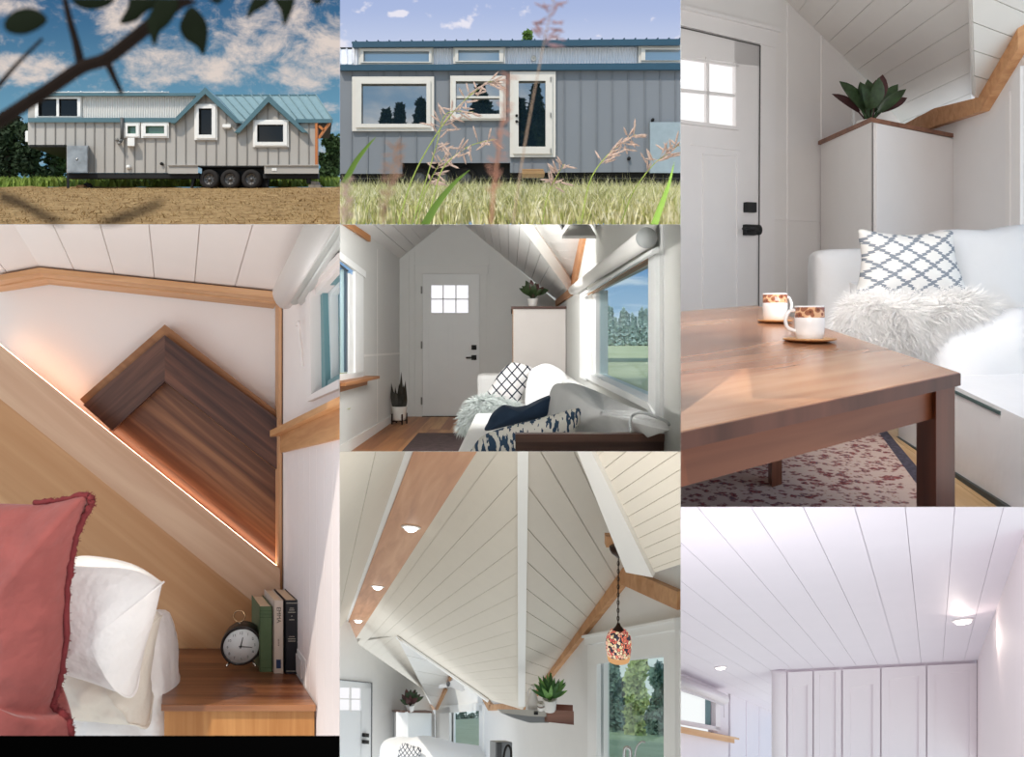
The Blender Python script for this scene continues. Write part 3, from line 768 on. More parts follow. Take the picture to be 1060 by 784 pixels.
seedhead([(424, 240), (440, 190), (452, 150), (462, 118), (490, 116)], 2.3, 18, 'stalk with thin head between picture window and sash window', w=1.4, n=22, seed=5, start=.45)
seedhead([(600, 240), (610, 190), (625, 165), (645, 147), (658, 139)], 2.1, 20, 'stalk with beige head at the right of the glass door', w=1.6, n=26, seed=6, start=.45)
seedhead([(640, 240), (655, 200), (675, 172), (690, 160), (703, 150)], 2.2, 18, 'stalk with beige head in front of the pale hatch', w=1.5, n=24, seed=7, start=.45)
seedhead([(395, 240), (402, 200), (407, 172), (410, 148)], .45, 10, 'brown blurred stalk in front of the wall under the picture window', w=2.5, n=36, seed=8, start=.2, m=mat('#a8826a', .8), sm=mat('#a8866a', .8))
seedhead([(355, 236), (357, 220), (359, 205), (360, 186)], .4, 6, 'pale blurred seed head at the lower left corner of the grass', w=3, n=30, seed=9, start=.1, m=M_seed2, sm=M_seed2)
seedhead([(430, 240), (438, 205), (450, 178), (462, 160)], 2.4, 12, 'short stalk with thin pale head left of the wheel gap', w=1.4, n=20, seed=10, start=.5)
seedhead([(560, 240), (566, 205), (575, 185), (584, 170)], 2.4, 14, 'short stalk with pale head below the glass door', w=1.4, n=20, seed=12, start=.5)
def bladebig(pts, Y, w, label):
    ps = smooth_path([P(x, y, Y) for x, y in pts], 6); b = MB(); n = len(ps)
    vs = []
    for i, p in enumerate(ps):
        ww = w / 2 / F * Y * (1 - (i / (n - 1)) ** 1.5) + .0004; d = (ps[min(i + 1, n - 1)] - ps[max(0, i - 1)]).normalized(); s = d.cross(YA).normalized()
        vs += [p - s * ww, p + YA * ww * .5, p + s * ww]
    b.add(vs, [f for i in range(n - 1) for f in ((3 * i, 3 * i + 1, 3 * i + 4, 3 * i + 3), (3 * i + 1, 3 * i + 2, 3 * i + 5, 3 * i + 4))], True)
    tag(b.build('grass_blade', mat('#66803a', .8, var=.2, spec=.1), normals=False), label, 'grass blade')
bladebig([(438, 236), (452, 212), (470, 190), (486, 176)], 1.5, 8, 'broad green blurred blade leaning right at the bottom centre')
bladebig([(356, 190), (368, 168), (380, 152), (389, 142)], 1.6, 6, 'green blurred blade under the picture window corner')
bladebig([(676, 236), (684, 214), (692, 192), (698, 168)], 1.6, 7, 'green blade rising in front of the pale hatch')

# ---- trees standing behind the viewer, seen in the window glass
CROP = None
def back_tree(X, Y, z0, h, w, label, seed):
    r = random.Random(seed); base = V((X, Y, z0)); t = thing('conifer_tree', label, 'tree', base)
    k = MB(); k.tube([base, base + ZA * h * .5], [.25, .1], 8); k.build('trunk', M_bark, t)
    f = MB(); foliage(f, base + ZA * (h * .55), w * .9, w * .8, h * .45, 2600, .36, True, r); foliage(f, base + ZA * (h - 4.6), w * 1.0, w * .8, 3.2, 2200, .36, False, r); foliage(f, base + ZA * (h - 9), w * 1.35, w, 4.5, 3200, .4, False, r); f.build('crown', M_lf1, t, normals=False)
for k, (px, yt, w) in enumerate(((400, 116, 2.0), (414, 110, 1.8), (436, 104, 2.4), (498, 90, 3.4), (539, 104, 2.2), (555, 90, 2.4), (572, 97, 2.6))):
    Yb = -14 - (k % 3) * 2; K = 40 - Yb
    base_z = -2.0
    back_tree((px - CX) / F * K, Yb, base_z, (CY - yt) / F * K - base_z, w, 'conifer mirrored in the window glass, ' + ('leftmost in the picture window', 'middle one in the picture window', 'right one in the picture window', 'the one in the sash window', 'left low one in the glass door', 'tallest one in the glass door', 'right one in the glass door')[k], 40 + k)
# ================================================================== bedroom corner: sloped beam, walnut panel, nightstand
def text_geo(s, size, ext=0.0, align='CENTER'):
    c = bpy.data.curves.new('t', 'FONT'); c.body = s; c.size = size; c.extrude = ext; c.align_x = align; c.align_y = 'CENTER'
    c.resolution_u = 2
    o = bpy.data.objects.new('t', c); COL.objects.link(o); bpy.context.view_layer.update()
    me = bpy.data.meshes.new_from_object(o.evaluated_get(bpy.context.evaluated_depsgraph_get()))
    vs = [v.co.copy() for v in me.vertices]; fs = [tuple(p.vertices) for p in me.polygons]
    bpy.data.objects.remove(o); bpy.data.curves.remove(c); bpy.data.meshes.remove(me)
    return vs, fs
def add_text(mb, s, o, ux, uy, size):   # flat lettering: origin, reading direction, up direction
    vs, fs = text_geo(s, size); return mb.add([o + ux * v.x + uy * v.y for v in vs], fs)
CROP = (-2, 232.5, 351.6, 788)
d3 = vdir(183, 508); B3 = 2.9; DEP[0] = d3
M_white3 = mat('#f0e7e4', .8, var=.012, scale=2, bump=.05, bscale=200)
M_ceil3 = mat('#f1e8e4', .6, var=.01)
M_trim3 = wood('#c08a5c', '#ddb28a', XA, 30, .5, c3='#cf9d72')
slope3 = V((1, 0, -.803)).normalized()
M_beam3 = wood('#c39674', '#dcb697', slope3, 16, .5, c3='#cfa486', stretch=.08)
M_head3 = wood('#bb8557', '#d9aa7c', slope3, 12, .5, c3='#c8966a', stretch=.04)
M_wal_r = wood('#3f2620', '#7a4f3d', V((1, 0, -.79)).normalized(), 45, .4, c3='#5c3a2e')
M_wal_l = wood('#4a2f28', '#7a5343', V((1, 0, .9)).normalized(), 45, .4, c3='#5f4035')
M_wal_f = wood('#4a2b1e', '#9a6a49', slope3, 36, .4, c3='#744a34')
M_edge3 = wood('#8a5b3c', '#a8764f', slope3, 30, .5)
b = MB(); b.front(-8, 225, 300, 784, B3 + .12, .05); struct(b.build('wall_back', M_white3))
cR = Pl(P(41, 277, B3), P(281.6, 301.5, B3) - P(41, 277, B3), d3)
cL = Pl(P(41, 277, B3), P(0, 284.7, B3) - P(41, 277, B3), d3)
b = MB(); st = cR.at(77, 280.3)
planks(b, cR, [(41, 277), (290, 302.5), (322, 222), (8, 222)], d3, .1405, .003, .008, st)
b.slab(cR.off(.008), [(41, 277), (295, 303), (330, 215), (4, 215)], .02); struct(b.build('ceiling', M_ceil3))
b = MB(); planks(b, cL, [(41, 277), (8, 222), (-20, 222), (-20, 288)], d3, .1405, .003, .008, cL.at(7.6, 283))
b.slab(cL.off(.008), [(41, 277), (4, 215), (-20, 215), (-20, 289)], .02); struct(b.build('ceiling', M_ceil3))
b = MB()
for p, t in (([(-5, 285.6), (41, 277), (41, 282.5), (-5, 291.5)], .06), ([(41, 277), (286, 302), (286, 308.5), (41, 282.5)], .06)): b.fpoly(p, B3 - .03, t)
for p in ([(-5, 291.5), (41, 282.5), (47.7, 289), (-5, 297)], [(41, 282.5), (286, 308.5), (286, 314.6), (47.7, 289)]): b.fpoly(p, B3 + .03, .08)
struct(b.build('trim_1', M_trim3))
# side wall with window
w3 = Pl(P(292, 400, B3), ZA, d3)
b = MB()
for pts in ([(288, 295), (326, 200), (326, 800), (288, 800)], [(326, 200), (357, 150), (357, 271), (326, 306)], [(326, 408.5), (357, 392), (357, 800), (326, 800)]):
    b.slab(w3, pts, .03)
struct(b.build('wall_right', M_white3))
b = MB(); planks(b, w3.off(-.006), [(296, 467), (357, 453), (357, 800), (296, 800)], ZA, .12, .003, .006, w3.at(300, 500)); struct(b.build('wall_panelling', mat('#f0e5e3', .6, var=.01)))
b = MB(); b.slab(w3, [(294, 445), (380, 407.5), (380, 414), (294, 451.5)], .05, .05); b.slab(w3, [(295.6, 449), (372, 415), (372, 451), (295.6, 468.6)], .02, .02)
struct(b.build('window_sill', wood('#b47c4c', '#d3a06e', d3, 60, .5)))
M_teal = mat('#6f979e', .5, var=.02); M_sash = mat('#e8eef0', .4, var=.0)
wn = struct(MB().slab(w3, [(321.5, 303), (326, 298), (327.5, 407.8), (323, 410.5)], .03, .015).slab(w3, [(323, 416), (323, 410.5), (357, 392.5), (357, 402)], .03, .015).slab(w3, [(321.5, 303), (321.5, 297), (357, 262), (357, 268)], .03, .015).build('window_1', M_white3))
MB().slab(w3.off(.015), [(326.5, 306), (333.8, 299), (337, 402), (328.6, 407.5)], .05).slab(w3.off(.015), [(326.5, 306), (357, 272), (357, 281), (333, 303)], .05).slab(w3.off(.02), [(328.6, 407.5), (357, 393), (357, 384), (336, 396)], .05).build('frame', M_teal, wn)
MB().slab(w3.off(.03), [(337.2, 306), (342.5, 301), (343.5, 399), (338, 402)], .04).slab(w3.off(.03), [(337.2, 306), (357, 286), (357, 291), (340, 308)], .04).build('sash', M_sash, wn)
MB().slab(w3.off(.05), [(341, 300), (357, 284), (357, 394), (341, 402)], .006).build('pane', glass_clear('#a8cbd6', .12), wn)
cr = MB(); cr.tube(smooth_path([w3.at(x, y) - w3.n * .02 for x, y in ((313.5, 337), (316.5, 333), (317, 345), (319, 360), (320.5, 379))], 4), [.004] * 17, 6); cr.build('crank_handle', M_white3, wn)
# shade cassette
t = thing('window_shade', 'white rolled shade cassette above the bedroom window', 'shade', P(290, 305, 2.75))
prof = smooth_loop([(282.5, 300, 0), (284, 311, 0), (290, 318.5, 0), (297, 320, 0), (303, 316, 0), (306, 306, 0), (304, 296, 0), (292, 290, 0)], 3)
b = MB(); b.prism([P(p.x, p.y, 2.5) for p in prof], -d3 * 1.1, True); b.build('cassette', mat('#f3edea', .5, var=0), t)
prof = smooth_loop([(304, 316, 0), (299, 311, 0), (303, 303, 0), (310, 299, 0), (315, 304, 0), (312, 312, 0)], 3)
b = MB(); b.prism([P(p.x, p.y, 2.42) for p in prof], -d3 * 1.0, True); b.build('fabric_roll', mat('#d9dbd8', .7, var=0), t)
prof = smooth_loop([(312, 316, 0), (308, 312, 0), (310, 307, 0), (315, 305, 0), (318, 309, 0)], 3)
b = MB(); b.prism([P(p.x, p.y, 2.36) for p in prof], -d3 * 1.0, True); b.build('bottom_rail', mat('#e5e6e4', .5, var=0), t)
# cedar post, beam, headboard
b = MB(); b.front(288.4, 300, 291.5, 672, B3 - .03, .1); b.front(291.5, 302, 296, 672, B3 - .01, .1); struct(b.build('trim_2', wood('#c08c62', '#dcb08a', ZA, 40, .5)))
b = MB(); b.fpoly([(-8, 350.5), (290, 589), (290, 646), (-8, 406.5)], B3 - .05, .07); tag(b.build('sloped_beam', M_beam3, bevel=.003), 'light wood beam sloping down across the bedroom wall', 'beam')
b = MB(); b.fpoly([(-8, 402), (291, 641), (292, 790), (-8, 790)], B3 - .01, .06); tag(b.build('headboard', M_head3), 'golden wood headboard panel below the sloped beam', 'headboard')
# LED strip on the back of the beam
b = MB(); b.fpoly([(-8, 349.8), (84, 423.6), (289, 587.6), (289, 590), (-8, 352.2)], B3 + .03, .015)
b.fpoly([(287.6, 488), (288.8, 488), (288.8, 586), (287.6, 586)], B3 + .02, .01)
tag(b.build('light_strip', emis('#ffd2b0', 8.0)), 'thin warm light strip glowing along the top of the sloped beam', 'light')
# walnut panel
t = thing('walnut_wall_panel', 'dark walnut peaked panel with mitred frame on the white wall', 'panel', P(200, 480, B3))
MB().fpoly([(170.6, 336), (170.6, 350), (90, 421), (82.6, 413.5)], B3 + .04, .08).fpoly([(170.6, 336), (289, 428), (289, 436), (170.6, 348)], B3 + .04, .08).build('outer_edge', M_edge3, t)
MB().fpoly([(170.6, 347), (170.6, 395), (116, 446), (86, 419.5)], B3 + .02, .1).build('frame_board', M_wal_l, t)
MB().fpoly([(170.6, 347), (289, 434.5), (289, 487.5), (170.6, 395)], B3 + .02, .1).build('frame_board', M_wal_r, t)
MB().fpoly([(170.6, 393), (112, 446), (289, 588), (289, 484)], B3 + .06, .05).build('field_board', M_wal_f, t)
b = MB()
for a, c in (((170.6, 395.5), (120, 442)), ((170.6, 395.5), (288, 487.5))): b.tube([P(*a, B3 + .05), P(*c, B3 + .05)], .0022, 5)
b.build('inner_lip', M_edge3, t)
# nightstand
N3 = Pl(P(166.8, 730, 2.128), XA, d3)
t = thing('nightstand', 'built-in nightstand with dark walnut top and golden front', 'nightstand', P(250, 762, 2.2))
b = MB(); b.prism([N3.at(166.8, 730), N3.at(327, 730), N3.at(289, 671), N3.at(172.8, 671)], V((0, 0, -.018)))
b.build('top', wood('#552c1a', '#a26c46', XA, 34, .32, c3='#76472c', spec=.5), t, bevel=.002)
b = MB(); b.prism([P(170, 735, 2.15), P(325.5, 735, 2.15), P(325.5, 800, 2.15), P(170, 800, 2.15)], d3 * .6); b.build('body', wood('#a56a34', '#c08850', ZA, 50, .45), t)
# clock
c = N3.at(250, 690); CYk = c.y - .07
def K(x, y, dy=0): return P(x, y, CYk + dy)
t = thing('alarm_clock', 'round black twin leg alarm clock with white dial on nightstand', 'clock', c)
ax = V((-.22, 1, .0)).normalized(); r1 = 17.6 / F * CYk; o = K(249.6, 669.2)
b = MB(); b.lathe(o, [(0, .006), (r1, .006), (r1, .0), (r1 * 1.13, -.001), (r1 * 1.16, .004), (r1 * 1.16, .045), (r1 * 1.05, .05), (0, .05)], 48, ax); b.build('case', mat('#231d1b', .35, var=0), t)
dl = MB().lathe(o + ax * .001, [(0, 0), (r1, 0), (r1, .004), (0, .004)], 48, ax).build('dial', mat('#e4e6e6', .5, var=0), t)
sx = XA; b = MB()
for h in range(1, 13):
    a = PI / 2 - h * PI / 6
    rx = V((1, .22, 0)).normalized(); add_text(b, str(h), o + (rx * math.cos(a) + ZA * math.sin(a)) * r1 * .76 - ax * .0006, rx, ZA, .0125)
b.build('numerals', mat('#4a4a4c', .6, var=0), dl, normals=False)
for nm, ang, L_, w_ in (('hour_hand', PI / 2 - math.radians(13), .030, .003), ('minute_hand', -math.radians(9), .036, .0022)):
    dv = rx * math.cos(ang) + ZA * math.sin(ang); b = MB(); pp = ax.cross(dv)
    b.prism([o - YA * .003 - pp * w_ / 2 - dv * .006, o - YA * .003 + pp * w_ / 2 - dv * .006, o - YA * .003 + pp * w_ / 3 + dv * L_, o - YA * .003 - pp * w_ / 3 + dv * L_], V((0, -.0015, 0)))
    b.lathe(o - YA * .003, [(0, 0), (.003, 0), (.003, .002), (0, .002)], 12, -YA)
    b.build(nm, mat('#151515', .4, var=0), t)
b = MB(); q = K(247.8, 638.3, .03); n = 24; R = 6.0 / F * CYk
ring = [q + V((math.cos(2 * PI * k / n) * R, 0, math.sin(2 * PI * k / n) * R)) for k in range(n + 1)]
b.tube(ring, .0022, 8, cap=False); b.build('ring_handle', mat('#d8b48a', .25, metal=.9, var=0), t)
b = MB(); b.lathe(K(248.3, 649.5, .03), [(0, 0), (.005, 0), (.006, .004), (.0035, .008), (.0035, .014), (0, .016)], 12); b.build('knob', mat('#c9c3ba', .25, metal=.9, var=0), t)
for x0, y0, x1, y1 in ((238.5, 684.5, 234.2, 690.2), (261, 684.5, 264.6, 689.6)):
    b = MB(); b.tube([K(x0, y0, .02), K(x1, y1, -.005)], [.0045, .0032], 8); b.build('foot', mat('#cfc8be', .25, metal=.9, var=0), t)
# books
def book(x0, x1, yt, yb, dep, mc, mp, label, name='book', deco=None):
    a = N3.at(x0, yb); Yk = a.y; w = (x1 - x0) / F * Yk; h = (yb - yt) / F * Yk
    t = thing(name, label, 'book', a, 'books standing on the nightstand')
    e = d3.normalized() * dep; c = .0025; up = ZA * h
    b = MB(); b.box(a, XA * w, up, d3.normalized() * c)
    b.box(a, XA * c, up, e); b.box(a + XA * (w - c), XA * c, up, e); cv = b.build('cover', mc, t, bevel=.0008)
    MB().box(a + XA * c + d3.normalized() * c + ZA * .003, XA * (w - 2 * c), up - ZA * .007, e - d3.normalized() * .008).build('pages', mp, t)
    if deco: deco(a - YA * .0006, w, h, cv)
    return t
M_pg = mat('#d8bfa2', .9, var=.08, scale=200)
def dg(a, w, h, cv):
    b = MB()
    for f in (.93, .88, .83, .06): b.box(a + ZA * h * f + XA * w * .04, XA * w * .92, ZA * .0012, YA * .0005)
    b.build('spine_bands', mat('#2f4526', .6), cv)
def dc(a, w, h, cv):
    b = MB(); add_text(b, 'EMMA', a + XA * w * .5 + ZA * h * .80, -ZA, XA, w * .62); b.build('spine_title', mat('#3a302e', .6), cv, normals=False)
    MB().box(a + XA * w * .25 + ZA * h * .07, XA * w * .5, ZA * h * .12, -YA * .0004).build('spine_label', mat('#2c3a5c', .6), cv)
    b = MB()
    for k in range(5): b.box(a + XA * w * .42 + ZA * h * (.38 + .02 * k), XA * w * .14, ZA * h * .01, -YA * .0004)
    b.build('spine_lettering', mat('#6a5a52', .6), cv)
def dk(a, w, h, cv):
    b = MB()
    for f, q in ((.955, .9), (.885, .34), (.86, .42), (.83, .6), (.78, .12), (.73, .4), (.50, .45), (.47, .6), (.44, .6), (.035, .9)):
        b.box(a + XA * w * (.5 - q / 2) + ZA * h * f, XA * w * q, ZA * h * .011, -YA * .0004)
    b.build('spine_lettering', mat('#9a948a', .4), cv)
book(268.8, 281.8, 628, 696, .30, mat('#56694a', .6, var=.08, scale=40), M_pg, 'green cloth book standing next to the alarm clock', deco=dg)
book(283.6, 293.4, 621.7, 697.4, .31, mat('#cdbcae', .6, var=.04, scale=40), M_pg, 'cream book titled EMMA between the green and the black book', deco=dc)
book(295.6, 308.6, 621.5, 698, .33, mat('#1b1d24', .5, var=.05, scale=40), M_pg, 'black book with silver spine lettering nearest the wall', deco=dk)
# outlet
b = MB(); b.slab(w3, [(307.6, 668), (319, 683.5), (319, 713), (308, 697)], .006, .008); ol = tag(b.build('wall_outlet', mat('#f2eeec', .4, var=0), bevel=.001), 'white outlet plate on the side wall beside the books', 'outlet')
MB().slab(w3, [(310, 676), (316, 684), (316, 703), (310.3, 695)], .003, .012).build('socket_insert', mat('#dcd6d4', .4, var=0), ol)
# bedding
M_red = mat('#8f4944', .9, var=.1, scale=25, bump=.6, bscale=11, sheen=.25, bd=.03)
M_redf = mat('#70292c', .95, var=.15, scale=80)
M_lin = mat('#ece7e4', .9, var=.03, scale=15, bump=.55, bscale=13, bd=.03)
M_lin2 = mat('#d9cfc2', .9, var=.03, scale=15, bump=.5, bscale=13, bd=.03)
t = thing('mattress', 'mattress in a white sheet at the left of the nightstand', 'mattress', P(60, 790, 2.2))
b = MB(); o_ = smooth_loop([P(x, y, 2.25) for x, y in ((-30, 690), (40, 690), (100, 660), (150, 640), (163, 655), (168, 690), (173, 730), (176, 770), (176, 820), (60, 830), (-30, 830))], 5)
b.puff(o_, YA, .05, .3, 16, wr=.02, wsc=14, seed=5); b.build('sheet', M_lin, t)
def pillow(name, label, cat, out, Y, tf, tb, m, wr, wsc, seed, hem=None, mh=None, ctr=None, group=None):
    t = thing(name, label, cat, P(sum(p[0] for p in out) / len(out), max(p[1] for p in out), Y), group)
    o = smooth_loop([P(x, y, Y) for x, y in out], 10)
    b = MB(); b.puff(o, YA, tf, tb, 24, wr=wr, wsc=wsc, seed=seed, power=.55, ctr=ctr); b.build('pillow_body', m, t)
    if hem:
        b = MB(); pts = smooth_path([P(x, y, Y - .0) for x, y in hem], 8); r = random.Random(seed)
        pts = [p + V((r.uniform(-1, 1), r.uniform(-1, 1), r.uniform(-1, 1))) * .0025 for p in pts]
        b.tube(pts, [.006 + .003 * r.random() for _ in pts], 6)
        for p in pts:
            for _ in range(3):
                v = V((r.uniform(0, 1), r.uniform(-.4, .4), r.uniform(-.4, .6))).normalized() * .012; b.tube([p, p + v], [.0016, .0006], 3)
        b.build('fringe', mh, t, normals=False)
    return t
pillow('pillow', 'white pillow lying lower behind the crumpled white pillow', 'pillow', [(40, 640), (100, 640), (150, 632), (165, 639), (165, 639.5), (160, 660), (153, 700), (152, 750), (151.5, 750), (120, 748), (60, 741), (40, 730)], 2.12, .08, .1, M_lin2, .02, 16, 3)
pillow('pillow', 'crumpled white pillow between the red pillow and the headboard', 'pillow', [(40, 590), (76, 577), (110, 579), (140, 588), (166, 605), (165.8, 605.5), (158, 640), (146, 680), (138, 718), (137.2, 718), (110, 708), (69, 696), (40, 690)], 2.0, .10, .1, M_lin, .013, 9, 2)
pillow('throw_pillow', 'large dusty red linen pillow with fringed edge', 'pillow', [(-60, 530), (-20, 522), (36, 522.5), (62, 519), (88, 514), (86, 530), (79, 552), (73, 580), (68.5, 610), (65, 680), (58, 715), (54, 733), (68, 742), (73, 760), (72, 800), (20, 830), (-60, 830)], 1.82, .13, .1, M_red, .010, 7, 1,
       hem=[(36, 521), (62, 517.5), (88, 513), (95, 519), (89, 532), (80, 552), (74.5, 580), (70, 610), (66.5, 680), (60, 712), (55.5, 732), (68, 741), (73.5, 760), (73, 790)], mh=M_redf, ctr=P(-20, 670, 1.82))
# black band along the foot of this opening
b = MB(); b.prism([P(x, y, 1.5) for x, y in ((-6, 762), (360, 762), (360, 800), (-6, 800))], vdir(176, 762) * .2); struct(b.build('trim_3', mat('#020202', .9, var=0, spec=0)))
# ================================================================== living room looking to the white door
CROP = (351.6, 232.5, 704.6, 467.6)
d5 = vdir(528, 352); B5 = 11.1; DEP[0] = d5
M_w5 = mat('#d3d4d2', .8, var=.01); M_c5 = mat('#dadad8', .6, var=.01); M_d5 = mat('#d6d8d8', .5, var=.01)
M_cw = mat('#e6e5e2', .5, var=.01)
bk = Pl(P(500, 352, B5), XA, ZA)
b = MB(); b.fpoly([(410, 436), (410, 270), (459.5, 231), (470, 222), (482, 232), (580, 316), (580, 436)], B5, .08); struct(b.build('wall_back', M_w5))
b = MB()
for x in (423.4, 428.8): b.front(x - .3, 250, x + .3, 431, B5 - .012, .012)
b.front(506, 250, 506.8, 431, B5 - .012, .012); b.front(517, 260, 517.6, 431, B5 - .012, .012)
b.front(414, 364.2, 431, 366.2, B5 - .015, .015); b.front(504, 364.2, 540, 366.2, B5 - .015, .015)
struct(b.build('wall_panelling', M_w5))
wl = Pl(P(413.6, 352, B5), ZA, d5); wr = Pl(P(577, 352, B5), ZA, d5)
b = MB()
for p in ([(376, 225), (414, 262), (414, 440), (376, 480)], [(340, 200), (376, 228), (376, 281), (340, 254)], [(340, 396), (376, 389.5), (376, 480), (340, 480)]): b.slab(wl, p, .06)
struct(b.build('wall_left', M_w5))
b = MB(); b.slab(wl, [(377, 367.2), (414, 365), (414, 367), (377, 369.4)], .015, .004); b.slab(wl, [(390.2, 258), (390.9, 258), (390.9, 437), (390.2, 437)], .01, .002)
b.slab(wl, [(340, 468), (414, 425), (414, 432), (340, 482)], .015, .015); struct(b.build('baseboard_left', M_cw))
fl = Pl(P(450, 431.3, B5), XA, d5)
M_fl = [wood('#8a5530', '#b37a4a', d5, 20, .45, spec=.4), wood('#9c6638', '#c99560', d5, 20, .45, spec=.4), wood('#b07c48', '#d9ad76', d5, 20, .45, spec=.4), wood('#7d4a2a', '#a66c40', d5, 20, .45, spec=.4)]
def floor_boards(pl, pts, along, w, mats, seed=1, start=None):
    poly = [pl.at(x, y) for x, y in pts]; al = (along - pl.n * along.dot(pl.n)).normalized(); ac = pl.n.cross(al).normalized(); o = start or poly[0]
    vs = [(p - o).dot(ac) for p in poly]; b = MB(); r = random.Random(seed)
    for k in range(math.floor(min(vs) / w), math.ceil(max(vs) / w)):
        lo, hi = k * w + .001, (k + 1) * w - .001
        q = clip_half(poly, lambda p: (p - o).dot(ac) - lo)
        if len(q) >= 3: q = clip_half(q, lambda p: hi - (p - o).dot(ac))
        if len(q) >= 3:
            us = [(p - o).dot(al) for p in q]; a = min(us) - r.uniform(0, 1.5)
            while a < max(us):
                c = a + r.uniform(1.2, 2.4); s = clip_half(q, lambda p: (p - o).dot(al) - a)
                if len(s) >= 3: s = clip_half(s, lambda p: c - .002 - (p - o).dot(al))
                b.use(r.randrange(len(mats)))
                if len(s) >= 3: b.prism(s, pl.n * .02)
                a = c
    return struct(b.build('floor', mats))
floor_boards(fl, [(410, 431), (585, 431), (660, 485), (330, 485)], d5, .13, M_fl)
# ceilings
cl5 = Pl(P(413.6, 268, B5), P(459.5, 231.7, B5) - P(413.6, 268, B5), d5)
cr5 = Pl(P(481, 233, B5), P(577, 311, B5) - P(481, 233, B5), d5)
b = MB(); planks(b, cl5, [(413.6, 268), (466, 226), (356, 226)], d5, .14, .006, .02); b.slab(cl5.off(.02), [(413, 269), (470, 222), (350, 222)], .02); struct(b.build('ceiling', M_c5))
b = MB(); planks(b, cr5, [(472, 226), (577, 311), (591, 296), (536, 226)], d5, .14, .006, .02); b.slab(cr5.off(.02), [(462, 222), (474, 234), (576, 317), (592, 296), (536, 222)], .02); struct(b.build('ceiling', M_c5))
q1, q2 = wr.at(592, 296), wr.at(603, 247)
dm = Pl(q1, XA, q2 - q1)
b = MB(); planks(b, dm, [(536, 226), (590, 297), (593, 296), (609, 226)], XA, .20, .006, .02, dm.at(600, 251)); b.slab(dm.off(.02), [(536, 222), (590, 298), (594, 296), (611, 222)], .02); struct(b.build('ceiling', M_c5))
b = MB(); A, B_ = cr5.at(543, 228), cr5.at(591.5, 296.5); n_ = V((0, -.02, -.02)); sd_ = (B_ - A).normalized().cross(YA).normalized() * .045
b.prism([A - sd_ + n_, A + sd_ + n_, B_ + sd_ * 1 + n_, B_ - sd_ * 1 + n_], V((0, .03, .03))); struct(b.build('trim_4', M_cw))
# right wall and window
b = MB()
for p in ([(576, 311), (592, 295), (603, 246), (608, 222), (612, 222), (612, 440), (576, 440)], [(612, 215), (708, 215), (708, 249), (612, 302)], [(612, 386), (708, 432.5), (708, 475), (612, 475)], [(677.5, 200), (708, 200), (708, 475), (677.5, 475)]): b.slab(wr, p, .08)
struct(b.build('wall_right', mat('#dcddd9', .8, var=.01)))
b = MB(); b.slab(wr, [(599.6, 249), (606.3, 246.5), (603, 228), (610, 228)][0:0] or [(591.6, 296), (603.5, 228), (611, 228), (597.2, 294)], .03, .03)
b.slab(wr, [(591.6, 296), (597.2, 294), (592.8, 306.5), (589.5, 301)], .03, .03); b.slab(wr, [(589.8, 300.5), (592.8, 306), (577, 317.5), (576.8, 311)], .03, .03)
struct(b.build('trim_5', wood('#a97148', '#c79368', ZA, 12, .5)))
M_fr5 = mat('#eceeee', .4, var=.0)
b = MB()
b.slab(wr, [(602, 302), (609, 298), (609, 394), (602, 391)], .03, .02); b.slab(wr, [(609, 303), (614.2, 300.5), (614.2, 388), (609, 386)], .1, -.02)
b.slab(wr, [(675.3, 260), (683, 256), (683, 430), (675.3, 426)], .03, .02)
b.slab(wr, [(604, 389), (676, 424), (683, 436), (683, 428.5), (676, 416.5), (610, 385)], .03, .03)
b.slab(wr, [(614, 387), (676, 416.5), (676, 423), (612, 391)], .1, .0)
w_ = struct(b.build('window_2', M_fr5))
MB().slab(wr.off(.05), [(608, 306), (680, 262), (680, 422), (608, 388)], .008).build('pane', glass_clear('#eef6f8', .05), w_)
MB().slab(wr, [(607, 303.5), (681, 259.5), (681, 264.5), (607, 307)], .04, .01).build('wood_head', wood('#8d6646', '#b08a66', d5, 20), w_)
t = thing('window_shade', 'long white roller shade above the big living room window', 'shade', wr.at(597, 300))
wo = wr.off(-.07)
b = MB(); b.tube([wo.at(593, 300.5), wo.at(669, 246.5)], .045, 20); b.build('cassette', mat('#eceae6', .5, var=0), t)
b = MB(); c_ = wo.at(669, 246.5); b.lathe(c_, [(0, 0), (.047, 0), (.047, .012), (0, .012)], 24, -d5); b.build('end_cap', mat('#a9acab', .5, var=0), t)
b = MB(); b.prism([wo.at(600, 305), wo.at(675, 258), wo.at(675, 262), wo.at(600, 308)], wo.n * .02); b.build('bottom_rail', M_fr5, t)
b = MB(); b.slab(wr, [(684, 225), (687.5, 222), (687.5, 475), (684, 475)], .02, .006); struct(b.build('trim_6', M_w5))
# left window
w_ = struct(MB().slab(wl, [(362, 283), (366, 286), (366, 386), (362, 387)], .03, .0).slab(wl, [(366, 281), (374.5, 287), (374.5, 389), (366, 391)], .03, .02).slab(wl, [(340, 262), (376, 288), (376, 281), (340, 254)], .03, .03)
            .slab(wl, [(340, 396), (374.5, 390), (374.5, 385), (340, 389)], .04, .02).slab(wl, [(359.6, 279), (362.5, 281), (362.5, 386), (359.6, 386)], .03, -.04).build('window_3', M_fr5))
MB().slab(wl.off(.03), [(340, 264), (363, 282), (363, 384), (340, 388)], .008).build('pane', glass_clear('#eef6f8', .05), w_)
MB().slab(wl, [(340, 266), (359.8, 281), (359.8, 280), (340, 264.5)], .03, .01).slab(wl.off(.02), [(358.2, 280), (359.8, 281), (359.8, 385), (358.2, 385)], .02).build('gasket', mat('#4c5a68', .5), w_)
b = MB()
A = wl.at(340, 397.5); 
b.prism([wl.at(340, 396.3), wl.at(379, 389.2), wl.at(379, 389.2) + XA * .15, wl.at(340, 396.3) + XA * .15], V((0, 0, -.03)))
